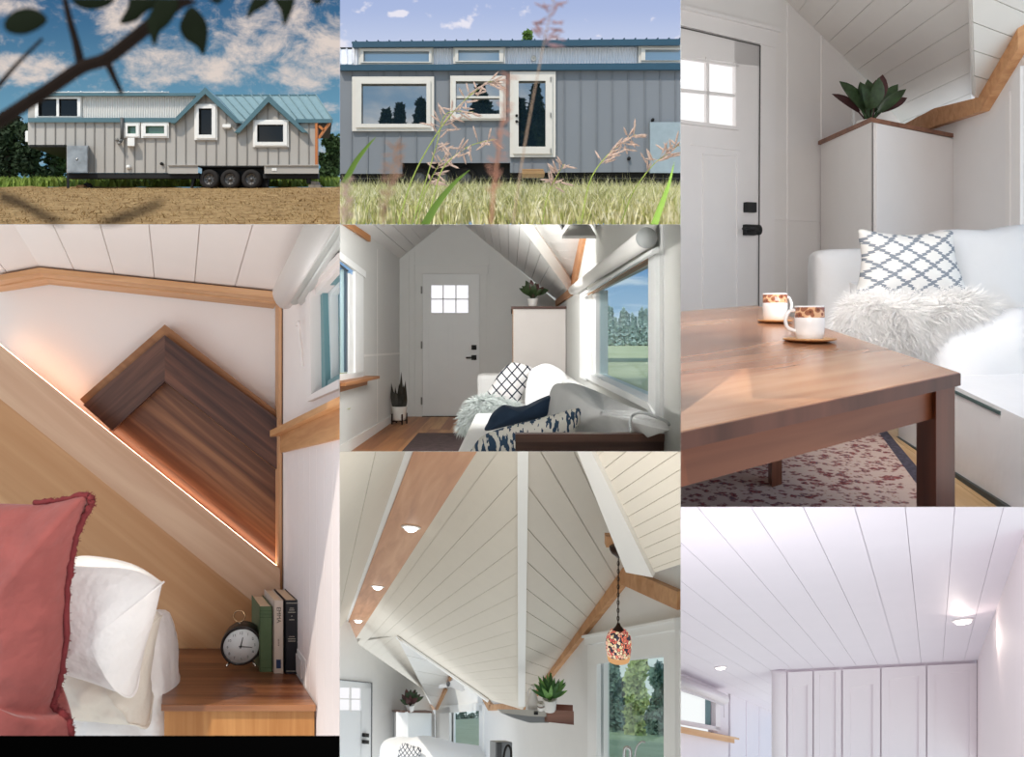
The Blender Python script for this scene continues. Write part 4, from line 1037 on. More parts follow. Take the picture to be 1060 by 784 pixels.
b.slab(wl, [(340, 400), (378, 392.3), (378, 398.4), (340, 408.6)], .03, .025); struct(b.build('window_sill', wood('#8d5a34', '#b98254', d5, 25)))
b = MB(); b.slab(wl, [(345, 222), (360, 231), (380, 244), (380, 250.5), (352, 232), (345, 228)], .03, .04); struct(b.build('trim_7', wood('#a8703f', '#c98f5c', d5, 25)))
# door
D1 = MB().front(437.4, 283.8, 496.2, 295, B5 - .03, .04).front(437.4, 324.4, 496.2, 431.2, B5 - .03, .04).front(437.4, 295, 446.4, 324.4, B5 - .03, .04).front(484.6, 295, 496.2, 324.4, B5 - .03, .04)
D1 = struct(D1.build('door_1', M_d5))
b = MB()
for x in (458.7, 471.9): b.front(x - .55, 295, x + .55, 324.4, B5 - .035, .03)
b.front(446, 309.2, 485, 310.3, B5 - .035, .03); b.front(445.4, 294, 485.6, 295.4, B5 - .04, .02); b.front(445.4, 324, 485.6, 325.6, B5 - .045, .02); b.build('muntins', M_d5, D1)
MB().front(446.4, 295, 484.6, 324.4, B5 - .012, .006).build('pane', emis('#fbfaff', 1.05, 'daylight_glow_glass'), D1)  # pane glows in place of the daylight behind it
b = MB()
for x0, x1 in ((443.5, 464), (468.5, 490)):
    for q in ((x0, 335, x1, 335.7), (x0, 412.8, x1, 413.5), (x0, 335, x0 + .5, 413.5), (x1 - .5, 335, x1, 413.5)): b.front(*q, B5 - .036, .01)
b.build('raised_moulding', M_d5, D1)
b = MB(); b.front(488, 357.3, 493.2, 362.3, B5 - .06, .03).build('deadbolt', M_blk, D1)
b = MB(); b.front(488, 367.8, 493.2, 372.9, B5 - .06, .03); b.tube([P(490.5, 370.3, B5 - .09), P(482.2, 370.5, B5 - .09)], .01, 8); b.tube([P(490.5, 370.3, B5 - .09), P(490.5, 370.3, B5 - .03)], .012, 8); b.build('lever_handle', M_blk, D1)
for y in (296.5, 353.5, 411.5): MB().front(435.6, y, 437.2, y + 7.6, B5 - .05, .02).build('hinge', mat('#6b6a66', .4, metal=.5), D1)
b = MB(); b.front(431, 276, 437.2, 432, B5 - .025, .03); b.front(496.6, 276, 503.8, 432, B5 - .025, .03); b.front(429.6, 273.5, 505.2, 283.3, B5 - .03, .03); b.front(428.6, 272.6, 506.2, 274.4, B5 - .045, .04); b.build('casing', M_w5, D1)
MB().front(437, 431, 496.6, 432.8, B5 - .06, .05).build('threshold', M_blk, D1)
# rug
b = MB(); b.slab(fl, [(433, 449), (520, 449), (520, 486), (400, 486)], .008, .008)
tag(b.build('rug', mat('#4a3b3b', .95, var=.35, scale=14)), 'dark patterned rug on the living room floor boards', 'rug')
# snake plant
c = fl.at(413.5, 439.2); YK = c.y
t = thing('potted_snake_plant', 'snake plant in white pot on a dark wooden stand by the door', 'plant', c)
k = YK / F
b = MB(); o = c + ZA * 4.2 * k
b.lathe(o, [(0, 0), (5.6 * k, 0), (6.6 * k, 2 * k), (8 * k, 13.8 * k), (8.1 * k, 14.4 * k), (7.3 * k, 14.4 * k), (7.1 * k, 12.5 * k), (0, 12.5 * k)], 28); b.build('pot', mat('#d9d8d3', .5, var=.02), t)
b = MB()
for a in (.5, 2.1, 3.6, 5.2):
    q = V((math.cos(a), math.sin(a), 0)) * 8 * k; b.tube([c + q, c + q + ZA * 11 * k], .9 * k, 6)
b.tube([c + V((math.cos(.5), math.sin(.5), 0)) * 8 * k + ZA * 3.5 * k, c + V((math.cos(3.6), math.sin(3.6), 0)) * 8 * k + ZA * 3.5 * k], .8 * k, 6)
b.tube([c + V((math.cos(2.1), math.sin(2.1), 0)) * 8 * k + ZA * 3.5 * k, c + V((math.cos(5.2), math.sin(5.2), 0)) * 8 * k + ZA * 3.5 * k], .8 * k, 6)
b.build('stand', mat('#2a1c17', .5), t)
M_sn = mat('#2c2a22', .6, var=.35, scale=30)
r = random.Random(4)
for (dx, hh, ln) in ((-5, 27, -3.2), (-3, 23, -1), (-1, 26, .4), (1, 38, .8), (3, 25, .6), (4.5, 29, 2), (-4, 18, -1.2), (2, 20, -1.5), (5, 19, 2.6)):
    p = o + V((dx * k, r.uniform(-4, 4) * k, 12 * k)); b = MB()
    vs = []; m = 7
    for i in range(m + 1):
        s_ = i / m; w = 2.3 * k * (1 - s_ ** 3) * (.7 + .5 * math.sin(PI * s_)); q = p + V((ln * k * s_, 0, hh * k * s_)); tw = r.uniform(-.2, .2) + s_
        vs += [q - V((math.cos(tw), math.sin(tw), 0)) * w, q + V((0, .4 * k, 0)), q + V((math.cos(tw), math.sin(tw), 0)) * w]
    b.add(vs, [f for i in range(m) for f in ((3 * i, 3 * i + 1, 3 * i + 4, 3 * i + 3), (3 * i + 1, 3 * i + 2, 3 * i + 5, 3 * i + 4))], True); b.build('leaf', M_sn, t)
# cabinet and plant on it
YC = 9.3
t = thing('corner_cabinet', 'tall white cabinet with dark wood top in the corner by the door', 'cabinet', P(558, 445, YC + .5))
MB().front(531.2, 319.6, 585.6, 450, YC, .02).front(532.5, 319.6, 585, 450, YC + .02, 1.6).build('body', mat('#e2dcd8', .5, var=.01), t)
MB().front(529, 317.2, 586.2, 320, YC - .03, 1.7).build('top', wood('#4a2e26', '#6b463a', XA, 20), t)
MB().front(530.6, 320, 531.3, 450, YC - .005, .3).build('edge_strip', wood('#a97a54', '#c0946e', ZA, 20), t)
def bushy_plant(c, k, name, label, n, lw, ll, spread, seed, pot_r, pot_h, m1, m2, group=None, up=1.0, bend=.35):
    t = thing(name, label, 'plant', c, group); b = MB()
    b.lathe(c, [(0, 0), (pot_r * .78, 0), (pot_r * .86, pot_h * .1), (pot_r, pot_h * .92), (pot_r, pot_h), (pot_r * .9, pot_h), (pot_r * .88, pot_h * .88), (0, pot_h * .86)], 28); b.build('pot', mat('#e9e6e2', .4, var=.01), t)
    r = random.Random(seed)
    for i in range(n):
        a = 2 * PI * (i * .618 + r.uniform(-.06, .06)); el = (.45 + 1.0 * (i / n)) * up; d = V((math.cos(a) * math.cos(el), math.sin(a) * math.cos(el) * .8, math.sin(el)))
        p0 = c + ZA * pot_h * .86 + V((math.cos(a), math.sin(a), 0)) * pot_r * .15; st_ = ll * spread * (.5 + .3 * r.random())
        p1 = p0 + (d * .7 + ZA * .4) * st_
        b = MB(); b.tube([p0, (p0 + p1) / 2 + ZA * st_ * .05, p1], [.05 * lw + .001] * 3, 5)
        leafq(b, p1, d + ZA * .1, V((0, -.9, .45)) if abs(d.y) < .75 else ZA, ll * r.uniform(.8, 1.15), lw * r.uniform(.8, 1.1), bend, 6)
        b.build('leaf', (m1, m2)[r.random() < .3], t, normals=False)
    return t
M_pl1 = mat('#2f4023', .45, var=.4, scale=40); M_pl2 = mat('#4c2c2a', .5, var=.3, scale=40)
k = YC / F; bushy_plant(P(551.5, 317.2, YC + .2), k, 'potted_plant', 'leafy green plant in white pot on top of the corner cabinet', 22, 6.5 * k, 12.5 * k, .75, 5, 5.6 * k, 8.2 * k, M_pl1, M_pl2)
# fan at the ceiling
t = thing('ceiling_fan', 'white ceiling fan blades at the top of the living room', 'fan', P(590, 228, 6.2))
M_fan = mat('#eeeeec', .4, var=0)
MB().prism([P(582, 247, 5.8), P(617, 247, 5.8), P(611, 236, 6.3), P(597, 230, 6.6), P(592, 232, 6.5)], V((0, 0, .02))).build('blade', M_fan, t)
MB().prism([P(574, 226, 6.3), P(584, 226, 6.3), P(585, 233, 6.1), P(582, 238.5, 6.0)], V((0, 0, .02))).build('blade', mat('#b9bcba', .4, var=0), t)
MB().prism([P(616, 226, 6.3), P(626, 226, 6.3), P(622, 233, 6.1), P(617, 236, 6.0)], V((0, 0, .02))).build('blade', M_fan, t)
b = MB(); b.lathe(P(596, 229, 6.2), [(0, 0), (.08, 0), (.1, .03), (.1, .1), (.03, .12), (.02, .3), (0, .3)], 24); b.build('motor', M_fan, t)
# sofa
def fz5(Y): return -1.547 + .04 * (B5 - Y)
M_sof = mat('#dcdcdb', .9, var=.02, scale=8, bump=.15, bscale=60)
t = thing('sofa', 'long white sofa under the living room window', 'sofa', V((.15, 6.2, fz5(6.2))))
b = MB(); x0, x1 = -.33, .62
def sb(b, xa, xb, ya, yb, za, zb):
    b.prism([V((xa, ya, fz5(ya) + za)), V((xb, ya, fz5(ya) + za)), V((xb, yb, fz5(yb) + za)), V((xa, yb, fz5(yb) + za))], V((0, 0, zb - za)))
sb(b, x0, x1, 3.9, 8.7, .02, .44); b.build('seat', M_sof, t, bevel=.03)
b = MB(); sb(b, x0 - .06, .45, 8.55, 8.95, .02, .72); b.build('arm', M_sof, t, bevel=.05)
b = MB(); sb(b, .48, .63, 6.2, 8.9, .02, .72); b.build('back', M_sof, t, bevel=.05)
def cush(name, label, out, Y, tf, tb, m, wr=.01, wsc=6, seed=0, group=None, parent=None, nrm=YA, power=.5):
    o = smooth_loop([P(x, y, Y if not callable(Y) else Y(x)) for x, y in out], 8); b = MB(); b.puff(o, nrm, tf, tb, 18, wr=wr, wsc=wsc, seed=seed, power=power)
    if parent: return b.build(name, m, parent)
    return tag(b.build(name, m), label, 'cushion', group)
M_gc = mat('#cfd1d2', .9, var=.03, scale=8, bump=.5, bscale=7, bd=.03)
cush('back_cushion', '', [(544, 406), (548, 386), (556, 379), (566, 376.5), (576, 380), (586, 388), (590, 400), (586, 420), (548, 424)], 7.6, .12, .12, mat('#e6e6e8', .9, var=.01), .012, 6, 1, parent=t)
cush('back_cushion', '', [(571, 402), (586, 396.5), (600, 398.5), (622, 407), (645, 418), (668, 427), (689, 436.0), (692.5, 439), (692.5, 444), (685, 448), (640, 460), (590, 456), (566, 440)], lambda x: min(5.0, 521.6 / max(x - 530, 1) - .42 + .1 * max(0, (x - 640) / 50)), .10, .03, M_gc, .014, 6, 2, parent=t)
b = MB(); b.tube(smooth_path([P(x, y, Y_) for x, y, Y_ in ((653, 447, 3.25), (652, 438, 3.3), (655, 430, 3.35), (664, 427.5, 3.2), (678, 431.5, 3.0), (689, 436.3, 2.84), (692.6, 440, 2.8))], 5), .006, 6); b.build('piping', mat('#aeb2b4', .9, var=0), t)
def diamond_mat(name, base, line, sc, thick=.09, axis=(XA, ZA), zig=.0):
    m, nt, N, L = newmat(name); bb = bsdf(nt, .9, 0, .1)
    tc = N.new('ShaderNodeTexCoord')
    def dot(v, k):
        d = N.new('ShaderNodeVectorMath'); d.operation = 'DOT_PRODUCT'; L.new(tc.outputs['Object'], d.inputs[0]); d.inputs[1].default_value = v * k; return d.outputs['Value']
    def M(op, a, c=None, clamp=False):
        n = N.new('ShaderNodeMath'); n.operation = op; n.use_clamp = clamp
        for i, v in enumerate((a, c)):
            if v is None: continue
            if isinstance(v, (int, float)): n.inputs[i].default_value = v
            else: L.new(v, n.inputs[i])
        return n.outputs[0]
    u, v = dot(axis[0], sc[0]), dot(axis[1], sc[1])
    if zig:
        u = M('ADD', u, M('MULTIPLY', M('SINE', M('MULTIPLY', v, 40)), zig)); 
    a, c = M('ADD', u, v), M('SUBTRACT', u, v)
    def ln(q): return M('LESS_THAN', M('ABSOLUTE', M('SUBTRACT', M('FRACT', q), .5)), thick)
    f = M('MAXIMUM', ln(a), ln(c))
    mx = N.new('ShaderNodeMix'); mx.data_type = 'RGBA'; L.new(f, mx.inputs[0]); mx.inputs[6].default_value = hx(base); mx.inputs[7].default_value = hx(line)
    L.new(mx.outputs[2], bb.inputs['Base Color']); return m
cush('throw_cushion', 'white throw cushion with dark diamond lattice leaning on the far sofa arm', [(503.7, 409.5), (511, 396), (519, 384), (529.5, 375.7), (541, 377), (551.3, 381.3), (550, 388), (546, 398), (540, 410), (535, 419.5), (519, 415)], 7.9, .1, .08, diamond_mat('lattice_fabric', '#dcdada', '#3a3f4a', (9.5, 8.5), .09), .004, 8, 3)
def fur(name, label, out, Y, tf, tb, m, n, L_, seed, cat='throw', parentless=True, nrm=YA, rad_=.0011):
    o = smooth_loop([P(x, y, Y) for x, y in out], 5); t = thing(name, label, cat, sum(o, V((0, 0, 0))) / len(o))
    b = MB(); b.puff(o, nrm, tf, tb, 8, wr=.01, wsc=8, seed=seed); bo = b.build('hide', m, t)
    base = wloc(t); r = random.Random(seed); fs = [p for p in bo.data.polygons if p.normal.y < .3]
    h = MB()
    for i in range(n):
        p = r.choice(fs); vs = [bo.data.vertices[q].co for q in p.vertices]; w = [r.random() for _ in vs]; sw = sum(w)
        q = base + sum((v * (a / sw) for v, a in zip(vs, w)), V((0, 0, 0)))
        d = (p.normal * .5 + V((r.uniform(-.8, .8), 0, -.5 + r.uniform(-.4, .6)))).normalized(); l = L_ * r.uniform(.5, 1.1)
        s_ = d.cross(V((r.uniform(-1, 1), 1, r.uniform(-1, 1)))).normalized() * rad_
        h.add([q - s_, q + s_, q + d * l * .6 + s_ * .7 - ZA * l * .1, q + d * l - ZA * l * .25, q + d * l * .6 - s_ * .7 - ZA * l * .1], [(0, 1, 2, 3, 4)])
    h.build('fur', m, t, normals=False)['kind'] = 'stuff'
    return t
fur('fur_throw', 'pale grey green sheepskin throw over the far sofa seat', [(476.7, 443), (479, 430), (486, 418), (494.7, 412.8), (510, 411), (535, 418.8), (524, 424), (510, 423), (505, 433), (492, 433), (484, 438)], 7.1, .1, .08, mat('#b9c0be', .95, var=.1, scale=15), 3500, .09, 7, rad_=.004)
cush('throw_cushion', 'navy blue pinched cushion lying in the middle of the sofa', [(503, 446), (505, 437), (509, 429), (515, 423), (521.6, 419.5), (529, 421), (537, 421.5), (552, 418), (565, 411), (576.6, 408), (575, 418), (572, 427.4), (553, 435), (530, 440)], 5.0, .10, .1, mat('#22364d', .85, var=.08, scale=20), .01, 6, 4)
def ikat_mat():
    m, nt, N, L = newmat('ikat_fabric'); bb = bsdf(nt, .9, 0, .1); tc = N.new('ShaderNodeTexCoord'); mp = N.new('ShaderNodeMapping'); mp.inputs['Scale'].default_value = (26, 9, 9); mp.inputs['Rotation'].default_value = (0, .6, 0)
    L.new(tc.outputs['Object'], mp.inputs[0]); n = N.new('ShaderNodeTexNoise'); n.inputs['Scale'].default_value = 1.6; n.inputs['Detail'].default_value = 2; L.new(mp.outputs[0], n.inputs[0])
    cr = N.new('ShaderNodeValToRGB'); e = cr.color_ramp.elements; cr.color_ramp.interpolation = 'CONSTANT'; e[0].color = hx('#33465c'); e[0].position = 0; e[1].position = .47; e[1].color = hx('#c9c7c0')
    L.new(n.outputs[0], cr.inputs[0]); L.new(cr.outputs[0], bb.inputs['Base Color']); return m
cush('throw_cushion', 'beige cushion with broken blue pattern nearest the dark table', [(488, 470), (491, 461), (499, 452), (515, 445), (537.4, 438.5), (556, 434), (575.5, 429), (592, 424), (605.8, 422.8), (604, 432), (596, 445), (585, 460), (560, 475), (510, 478)], 4.4, .09, .1, ikat_mat(), .006, 6, 5)
# dark table in front
t = thing('wooden_table', 'dark wooden table end at the lower right of the living room', 'table', P(620, 480, 3.5))
MB().prism([P(533.5, 449.6, 3.4), P(720, 449.2, 3.4), P(720, 447.2, 3.56), P(535, 447.8, 3.56)], V((0, 0, -.035))).build('top', wood('#36241e', '#54392f', XA, 30, .4), t)
MB().front(533.5, 450, 720, 476, 3.41, .05).build('apron', wood('#2a1812', '#40271d', XA, 30, .5), t)
# ---- outside
M_hazetree = mat('#bccac4', .95, var=.15, scale=.4)  # window haze put into the tree colour
M_field = ground_mat('far_field', '#bcc096', '#c6c8a0', '#d0d0aa', .5)  # field paled too, glare of the glass painted into its colour
fo = Pl(P(600, 358, 90), XA, d5)
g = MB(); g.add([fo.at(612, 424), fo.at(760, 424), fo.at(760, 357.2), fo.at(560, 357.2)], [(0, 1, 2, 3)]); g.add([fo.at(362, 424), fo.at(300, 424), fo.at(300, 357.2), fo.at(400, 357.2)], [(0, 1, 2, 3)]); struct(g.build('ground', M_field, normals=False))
r = random.Random(9)
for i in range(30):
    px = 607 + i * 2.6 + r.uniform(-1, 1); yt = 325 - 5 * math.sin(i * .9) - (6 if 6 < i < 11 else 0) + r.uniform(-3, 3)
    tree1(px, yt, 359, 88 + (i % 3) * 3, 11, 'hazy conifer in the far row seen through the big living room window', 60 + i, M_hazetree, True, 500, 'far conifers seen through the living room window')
for i in range(3):
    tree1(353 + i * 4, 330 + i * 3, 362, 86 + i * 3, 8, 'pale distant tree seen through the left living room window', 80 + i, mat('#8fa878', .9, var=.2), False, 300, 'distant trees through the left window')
# ================================================================== sitting corner with coffee table
CROP = (704.6, -2, 1062, 525)
dA, dB = vdir(1610, 250), vdir(636, 250); DEP[0] = dB
uA, uB = dA.normalized(), dB.normalized()
M_w4 = mat('#efebe9', .8, var=.01); M_c4 = mat('#e9e5e0', .6, var=.01); M_t4 = mat('#f0eceb', .5, var=.01)
W4 = Pl(P(783, 250, 5.2), ZA, dA)
b = MB(); b.slab(W4, [(690, -10), (820, -10), (815.6, 3), (860, 45), (905, 93), (955, 155), (955, 500), (690, 500)], .05); struct(b.build('wall_back', M_w4))
CLp = Pl(W4.at(849, 147), ZA, dB); cc = CLp.at(902, 122); CRp = Pl(cc, ZA, dA)
WS = Pl(CRp.at(985, 140), ZA, dB)
b = MB(); b.slab(WS, [(925, 140), (950, 120), (1020, 100), (1062, 30), (1075, 10), (1075, 560), (925, 560)], .05); struct(b.build('wall_right', mat('#ece9e8', .8, var=.01)))
C4 = Pl(W4.at(815.6, 3), W4.at(890, 75) - W4.at(815.6, 3), dB)
sp4 = spacing(C4, dB, (985, 16.5), (985, 40))
b = MB(); planks(b, C4, [(790, -20), (1012, -20), (1020, 103), (925, 130), (895, 82)], dB, sp4 * 1.25, .003, .01, C4.at(941, 34.5))
b.slab(C4.off(.01), [(780, -22), (1014, -22), (1021, 103), (925, 135), (890, 82)], .02); struct(b.build('ceiling', M_c4))
DM = Pl(WS.at(1018, 102), dA, WS.at(1057, 35) - WS.at(1018, 102))
b = MB(); planks(b, DM, [(1006, -20), (1085, -20), (1066, 22), (1018, 104), (1010, 100)], dA, spacing(DM, dA, (1030, 32), (1030, 60)), .005, .01, DM.at(1024, 57.5))
b.slab(DM.off(.01), [(1004, -22), (1088, -22), (1066, 24), (1018, 104), (1008, 100)], .02); struct(b.build('ceiling', mat('#dedbd6', .6, var=.01)))
b = MB(); ps = Pl(C4.at(1012, 5), C4.at(1016, 100) - C4.at(1012, 5), XA); b.slab(ps, [(1002.5, -20), (1021, -20), (1021.5, 101), (1005, 107)], .02, .02); struct(b.build('trim_8', M_t4))
M_cd4 = wood('#bb8454', '#dba97a', V((1, 0, .5)), 26, .5, c3='#cc966a')
b = MB(); b.slab(WS, [(938, 131), (967, 133.5), (1024, 115), (1018, 101.5), (975, 112)], .06, .05); b.slab(WS, [(1018, 101.5), (1024, 115), (1064, 50), (1064, 22)], .06, .05); struct(b.build('trim_9', M_cd4))
b = MB()     # panelling battens
b.slab(W4, [(796, 226), (850, 228.6), (850, 230), (796, 227.4)], .01, .01)
for x in (815, 850): b.slab(W4, [(x - .5, 5), (x + .3, 5), (x + .3, 340), (x - .5, 340)], .01, .008)
b.slab(WS, [(1043, 100), (1047, 94), (1047, 240), (1043, 240)], .012, .012); b.slab(WS, [(1053, 82), (1062, 68), (1062, 240), (1053, 240)], .02, .03)
struct(b.build('wall_panelling', M_w4))
# door
D = MB(); D.slab(W4, [(690, 27), (784, 48.8), (784, 69.5), (690, 57)], .03, .02)   # top rail
D.slab(W4, [(757.5, 43), (784, 49), (782, 330), (757.5, 330)], .03, .02); D.slab(W4, [(690, 123), (758, 131.8), (758, 330), (690, 330)], .03, .02)
D = struct(D.build('door_2', M_t4))
b = MB()
b.slab(W4, [(727.4, 60), (730.4, 60), (730.4, 130), (727.4, 130)], .02, .03); b.slab(W4, [(690, 91.4), (758, 98.6), (758, 101.6), (690, 94.6)], .02, .03)
b.slab(W4, [(690, 57.6), (760.5, 68.5), (760.5, 71), (690, 60.6)], .02, .035); b.slab(W4, [(690, 124), (760.5, 132.4), (760.5, 136), (690, 127.5)], .02, .04); b.slab(W4, [(757, 68), (760.5, 68), (760.5, 134), (757, 134)], .02, .035)
b.build('muntins', M_t4, D)
MB().slab(W4, [(690, 57), (758, 68), (758, 132), (690, 124)], .005, .005).build('pane', emis('#fffdfd', 1.1, 'daylight_glow_glass'), D)  # glow stands in for bright daylight through the door lites
b = MB()
for p in ([(712, 150), (764, 156), (764, 157), (712, 151)], [(724.5, 160), (725.2, 160), (725.2, 320), (724.5, 320)], [(759.5, 160), (760.2, 160), (760.2, 320), (759.5, 320)], [(724.5, 160), (760, 162.5), (760, 163.3), (724.5, 160.8)]): b.slab(W4, p, .008, .028)
b.build('raised_moulding', M_t4, D)
b = MB(); b.slab(W4, [(784, 36), (800, 40), (798, 345), (782.6, 345)], .03, .025); b.slab(W4, [(690, 8), (801.5, 33), (801.5, 38), (799, 51), (784, 47), (690, 25)], .03, .03); b.slab(W4, [(690, 5), (802.5, 31.5), (802.5, 35), (690, 9)], .04, .05)
b.build('casing', M_t4, D)
b = MB(); b.slab(W4, [(783.0, 48.5), (784.0, 48.8), (782.4, 330), (781.6, 330)], .003, .027); b.slab(W4, [(690, 26.4), (784, 48.2), (784, 49.2), (690, 27.6)], .003, .027); b.build('gap_line', mat('#5c5a58', .8, var=0), D)  # dark strip drawn for the shadowy gap around the door
MB().slab(W4, [(766.7, 210), (777, 210.4), (777, 220.8), (766.7, 220.4)], .03, .05).build('deadbolt', mat('#1d2022', .5, var=0), D, bevel=.003)
b = MB(); b.slab(W4, [(766.2, 233), (776.8, 233.4), (776.8, 244.2), (766.2, 243.8)], .03, .05)
q = W4.at(771, 238.4) - W4.n * .05; b.tube([q, q - W4.n * .04], .012, 8); b.tube([q - W4.n * .04, W4.at(756.8, 238) - W4.n * .09], [.009, .007], 8)
b.build('lever_handle', mat('#1d2022', .5, var=0), D)
b = MB(); b.lathe(W4.at(781.8, 238.4) - W4.n * .02, [(0, 0), (.035, 0), (.035, .012), (0, .012)], 16, -W4.n); b.build('strike', mat('#1d2022', .5, var=0), D)
# cabinet
t = thing('corner_cabinet', 'tall white corner cabinet with dark wood top edge behind the sofa', 'cabinet', V((cc.x, cc.y, P(0, 400, cc.y).z)))
b = MB(); b.prism([CLp.at(849.5, 149.5), CLp.at(902, 124), CRp.at(984.5, 141), CRp.at(984.5, 141) + uB * .8, CLp.at(849.5, 149.5) + uA * .5], V((0, 0, -2.4))); b.build('body', mat('#f0ece9', .5, var=.01), t)
b = MB(); b.slab(CRp, [(904.5, 128), (984, 144.5), (984, 420), (904.5, 420)], .02, .018); b.build('door', mat('#efeae8', .5, var=.01), t, bevel=.003)
b = MB(); b.slab(CRp, [(902.2, 127), (903.2, 127), (903.2, 420), (902.2, 420)], .004, .006); b.build('gap', mat('#7d7672', .8, var=0), t)
b = MB(); pa, pb, pc = CLp.at(848, 146.5), cc - V((0, 0, 0)), CRp.at(986, 139)
lo = V((0, 0, -.026)); ex = (pa - pb) * .04
b.prism([CLp.at(847.5, 147) - CLp.n * .02, cc - CLp.n * .02 - CRp.n * .02, CRp.at(986, 139.2) - CRp.n * .02, CRp.at(986, 139.2) + uB * 1.0, CLp.at(848, 147) + uA * .6], lo)
b.build('top', wood('#6d4838', '#94674f', XA, 20), t)
cp = cc + (CRp.at(985, 140) - cc) * .16 + uB * .30
k = cp.y / F
M_pl3 = mat('#33462a', .4, var=.45, scale=30); M_pl4 = mat('#4a2a2b', .45, var=.3, scale=30)
bushy_plant(V((cp.x, cp.y, cc.z)), k, 'potted_plant', 'green plant with pink stems in white pot on the corner cabinet by the cedar trim', 20, 14 * k, 31 * k, .75, 12, 13 * k, 12 * k, M_pl3, M_pl4, bend=.15)
r0 = W4.at(868, 131) - uB * .35
t = thing('router', 'small white device with upright antenna on the cabinet corner', 'router', V((r0.x, r0.y, cc.z)))
b = MB(); o = V((r0.x, r0.y, cc.z + .02)); b.box(o - XA * .06, XA * .1, YA * .12, ZA * .018); b.build('base', mat('#8d9694', .5, var=0), t, bevel=.004)
b = MB(); b.box(o + XA * .0 + ZA * .02, XA * .018, YA * .018, ZA * .26); b.build('antenna', mat('#e6e6e4', .4, var=0), t, bevel=.003)
# floor and rug
F4 = Pl(P(1036, 525, 2.33), dA, dB)
floor_boards(F4, [(690, 400), (1000, 400), (1080, 600), (690, 600)], dB, .12, [wood('#b08a5c', '#d6b488', dB, 20, .4), wood('#bf9a6c', '#e0c196', dB, 20, .4)], 5)
def rug_mat():
    m, nt, N, L = newmat('persian_rug'); bb = bsdf(nt, .95, 0, .05); tc = N.new('ShaderNodeTexCoord')
    v = N.new('ShaderNodeTexVoronoi'); v.inputs['Scale'].default_value = 34; L.new(tc.outputs['Object'], v.inputs[0])
    n = N.new('ShaderNodeTexNoise'); n.inputs['Scale'].default_value = 24; n.inputs['Detail'].default_value = 5; L.new(tc.outputs['Object'], n.inputs[0])
    w = N.new('ShaderNodeTexVoronoi'); w.inputs['Scale'].default_value = 95; L.new(tc.outputs['Object'], w.inputs[0])
    a = N.new('ShaderNodeMath'); a.operation = 'MULTIPLY_ADD'; a.inputs[1].default_value = .6; L.new(v.outputs['Distance'], a.inputs[0]); L.new(n.outputs[0], a.inputs[2])
    a2 = N.new('ShaderNodeMath'); a2.operation = 'MULTIPLY_ADD'; a2.inputs[1].default_value = .35; L.new(w.outputs['Distance'], a2.inputs[0]); L.new(a.outputs[0], a2.inputs[2])
    cr = N.new('ShaderNodeValToRGB'); e = cr.color_ramp.elements; e[0].position = .55; e[0].color = hx('#3c3440'); e[1].position = 1.05; e[1].color = hx('#c9b2a8')
    for p, c in ((.68, '#7a3f40'), (.76, '#a8665f'), (.84, '#5c4a58'), (.92, '#b89488')): q = e.new(p); q.color = hx(c)
    L.new(a2.outputs[0], cr.inputs[0]); L.new(cr.outputs[0], bb.inputs['Base Color']); return m
b = MB(); b.slab(F4, [(650, 430), (902, 430), (1010, 560), (950, 640), (650, 640)], .01, .01)
rg = tag(b.build('rug', rug_mat()), 'red and blue patterned rug under the coffee table', 'rug')
MB().slab(F4, [(895, 430), (902, 430), (1010, 560), (1000, 575)], .004, .0115).build('border', mat('#4a4552', .95, var=.5, scale=60), rg)
# sofa
SF = Pl(P(1036, 525, 2.33), ZA, dB)
M_s4 = mat('#e6e4e4', .9, var=.01, scale=6, bump=.4, bscale=6, bd=.03)
t = thing('sofa', 'white slipcovered sofa in the corner behind the coffee table', 'sofa', P(1010, 505, 2.6))
b = MB(); b.slab(SF, [(930, 372), (1080, 443), (1080, 545), (930, 452)], .5); b.build('seat', M_s4, t)
b = MB(); b.slab(SF, [(930, 452), (1080, 545), (1080, 553), (930, 458)], .03, .01); b.build('base_rail', mat('#454a4a', .6, var=.05), t)
b = MB(); b.slab(SF, [(985, 402.5), (1036, 426), (1036, 429.5), (985, 405)], .01, .006); b.build('seam_gap', mat('#4e5f5e', .8, var=0), t)
def p4(name, out, Y, tf, tb, m, wr_=.01, wsc=5, seed=0, parent=None, label=None, cat='cushion', power=.5, rings=12):
    o = smooth_loop([P(x, y, Y) for x, y in out], 6); b = MB(); b.puff(o, dB.normalized(), tf, tb, rings, wr=wr_, wsc=wsc, seed=seed, power=power)
    if parent: return b.build(name, m, parent)
    return tag(b.build(name, m), label, cat)
p4('arm', [(842, 300), (842, 272), (845, 262), (858, 258.5), (890, 257.5), (915, 259), (918, 300), (915, 400), (845, 400)], 4.1, .1, .3, M_s4, .006, 5, 1, t, power=.3)
p4('back_cushion', [(962, 262), (968, 242), (985, 237.5), (1020, 238.5), (1080, 240), (1085, 340), (1030, 322), (980, 318), (962, 300)], 3.75, .10, .3, M_s4, .008, 5, 2, t, power=.35)
p4('arm_inner', [(880, 300), (884, 292), (930, 290), (1000, 300), (1000, 350), (880, 360)], 4.0, .05, .2, M_s4, .005, 5, 3, t)
p4('seat_cushion', [(956, 372), (957, 356), (966, 342), (985, 333), (1020, 327), (1080, 326), (1100, 420), (1058, 429), (1036, 423), (1000, 409), (975, 402), (958, 388)], 2.95, .12, .25, M_s4, .010, 5, 4, t, power=.4)
p4('seat_cushion', [(868, 345), (872, 322), (900, 312), (950, 308), (1010, 316), (1010, 350), (960, 380), (880, 400)], 3.3, .06, .3, M_s4, .008, 5, 5, t, power=.4)
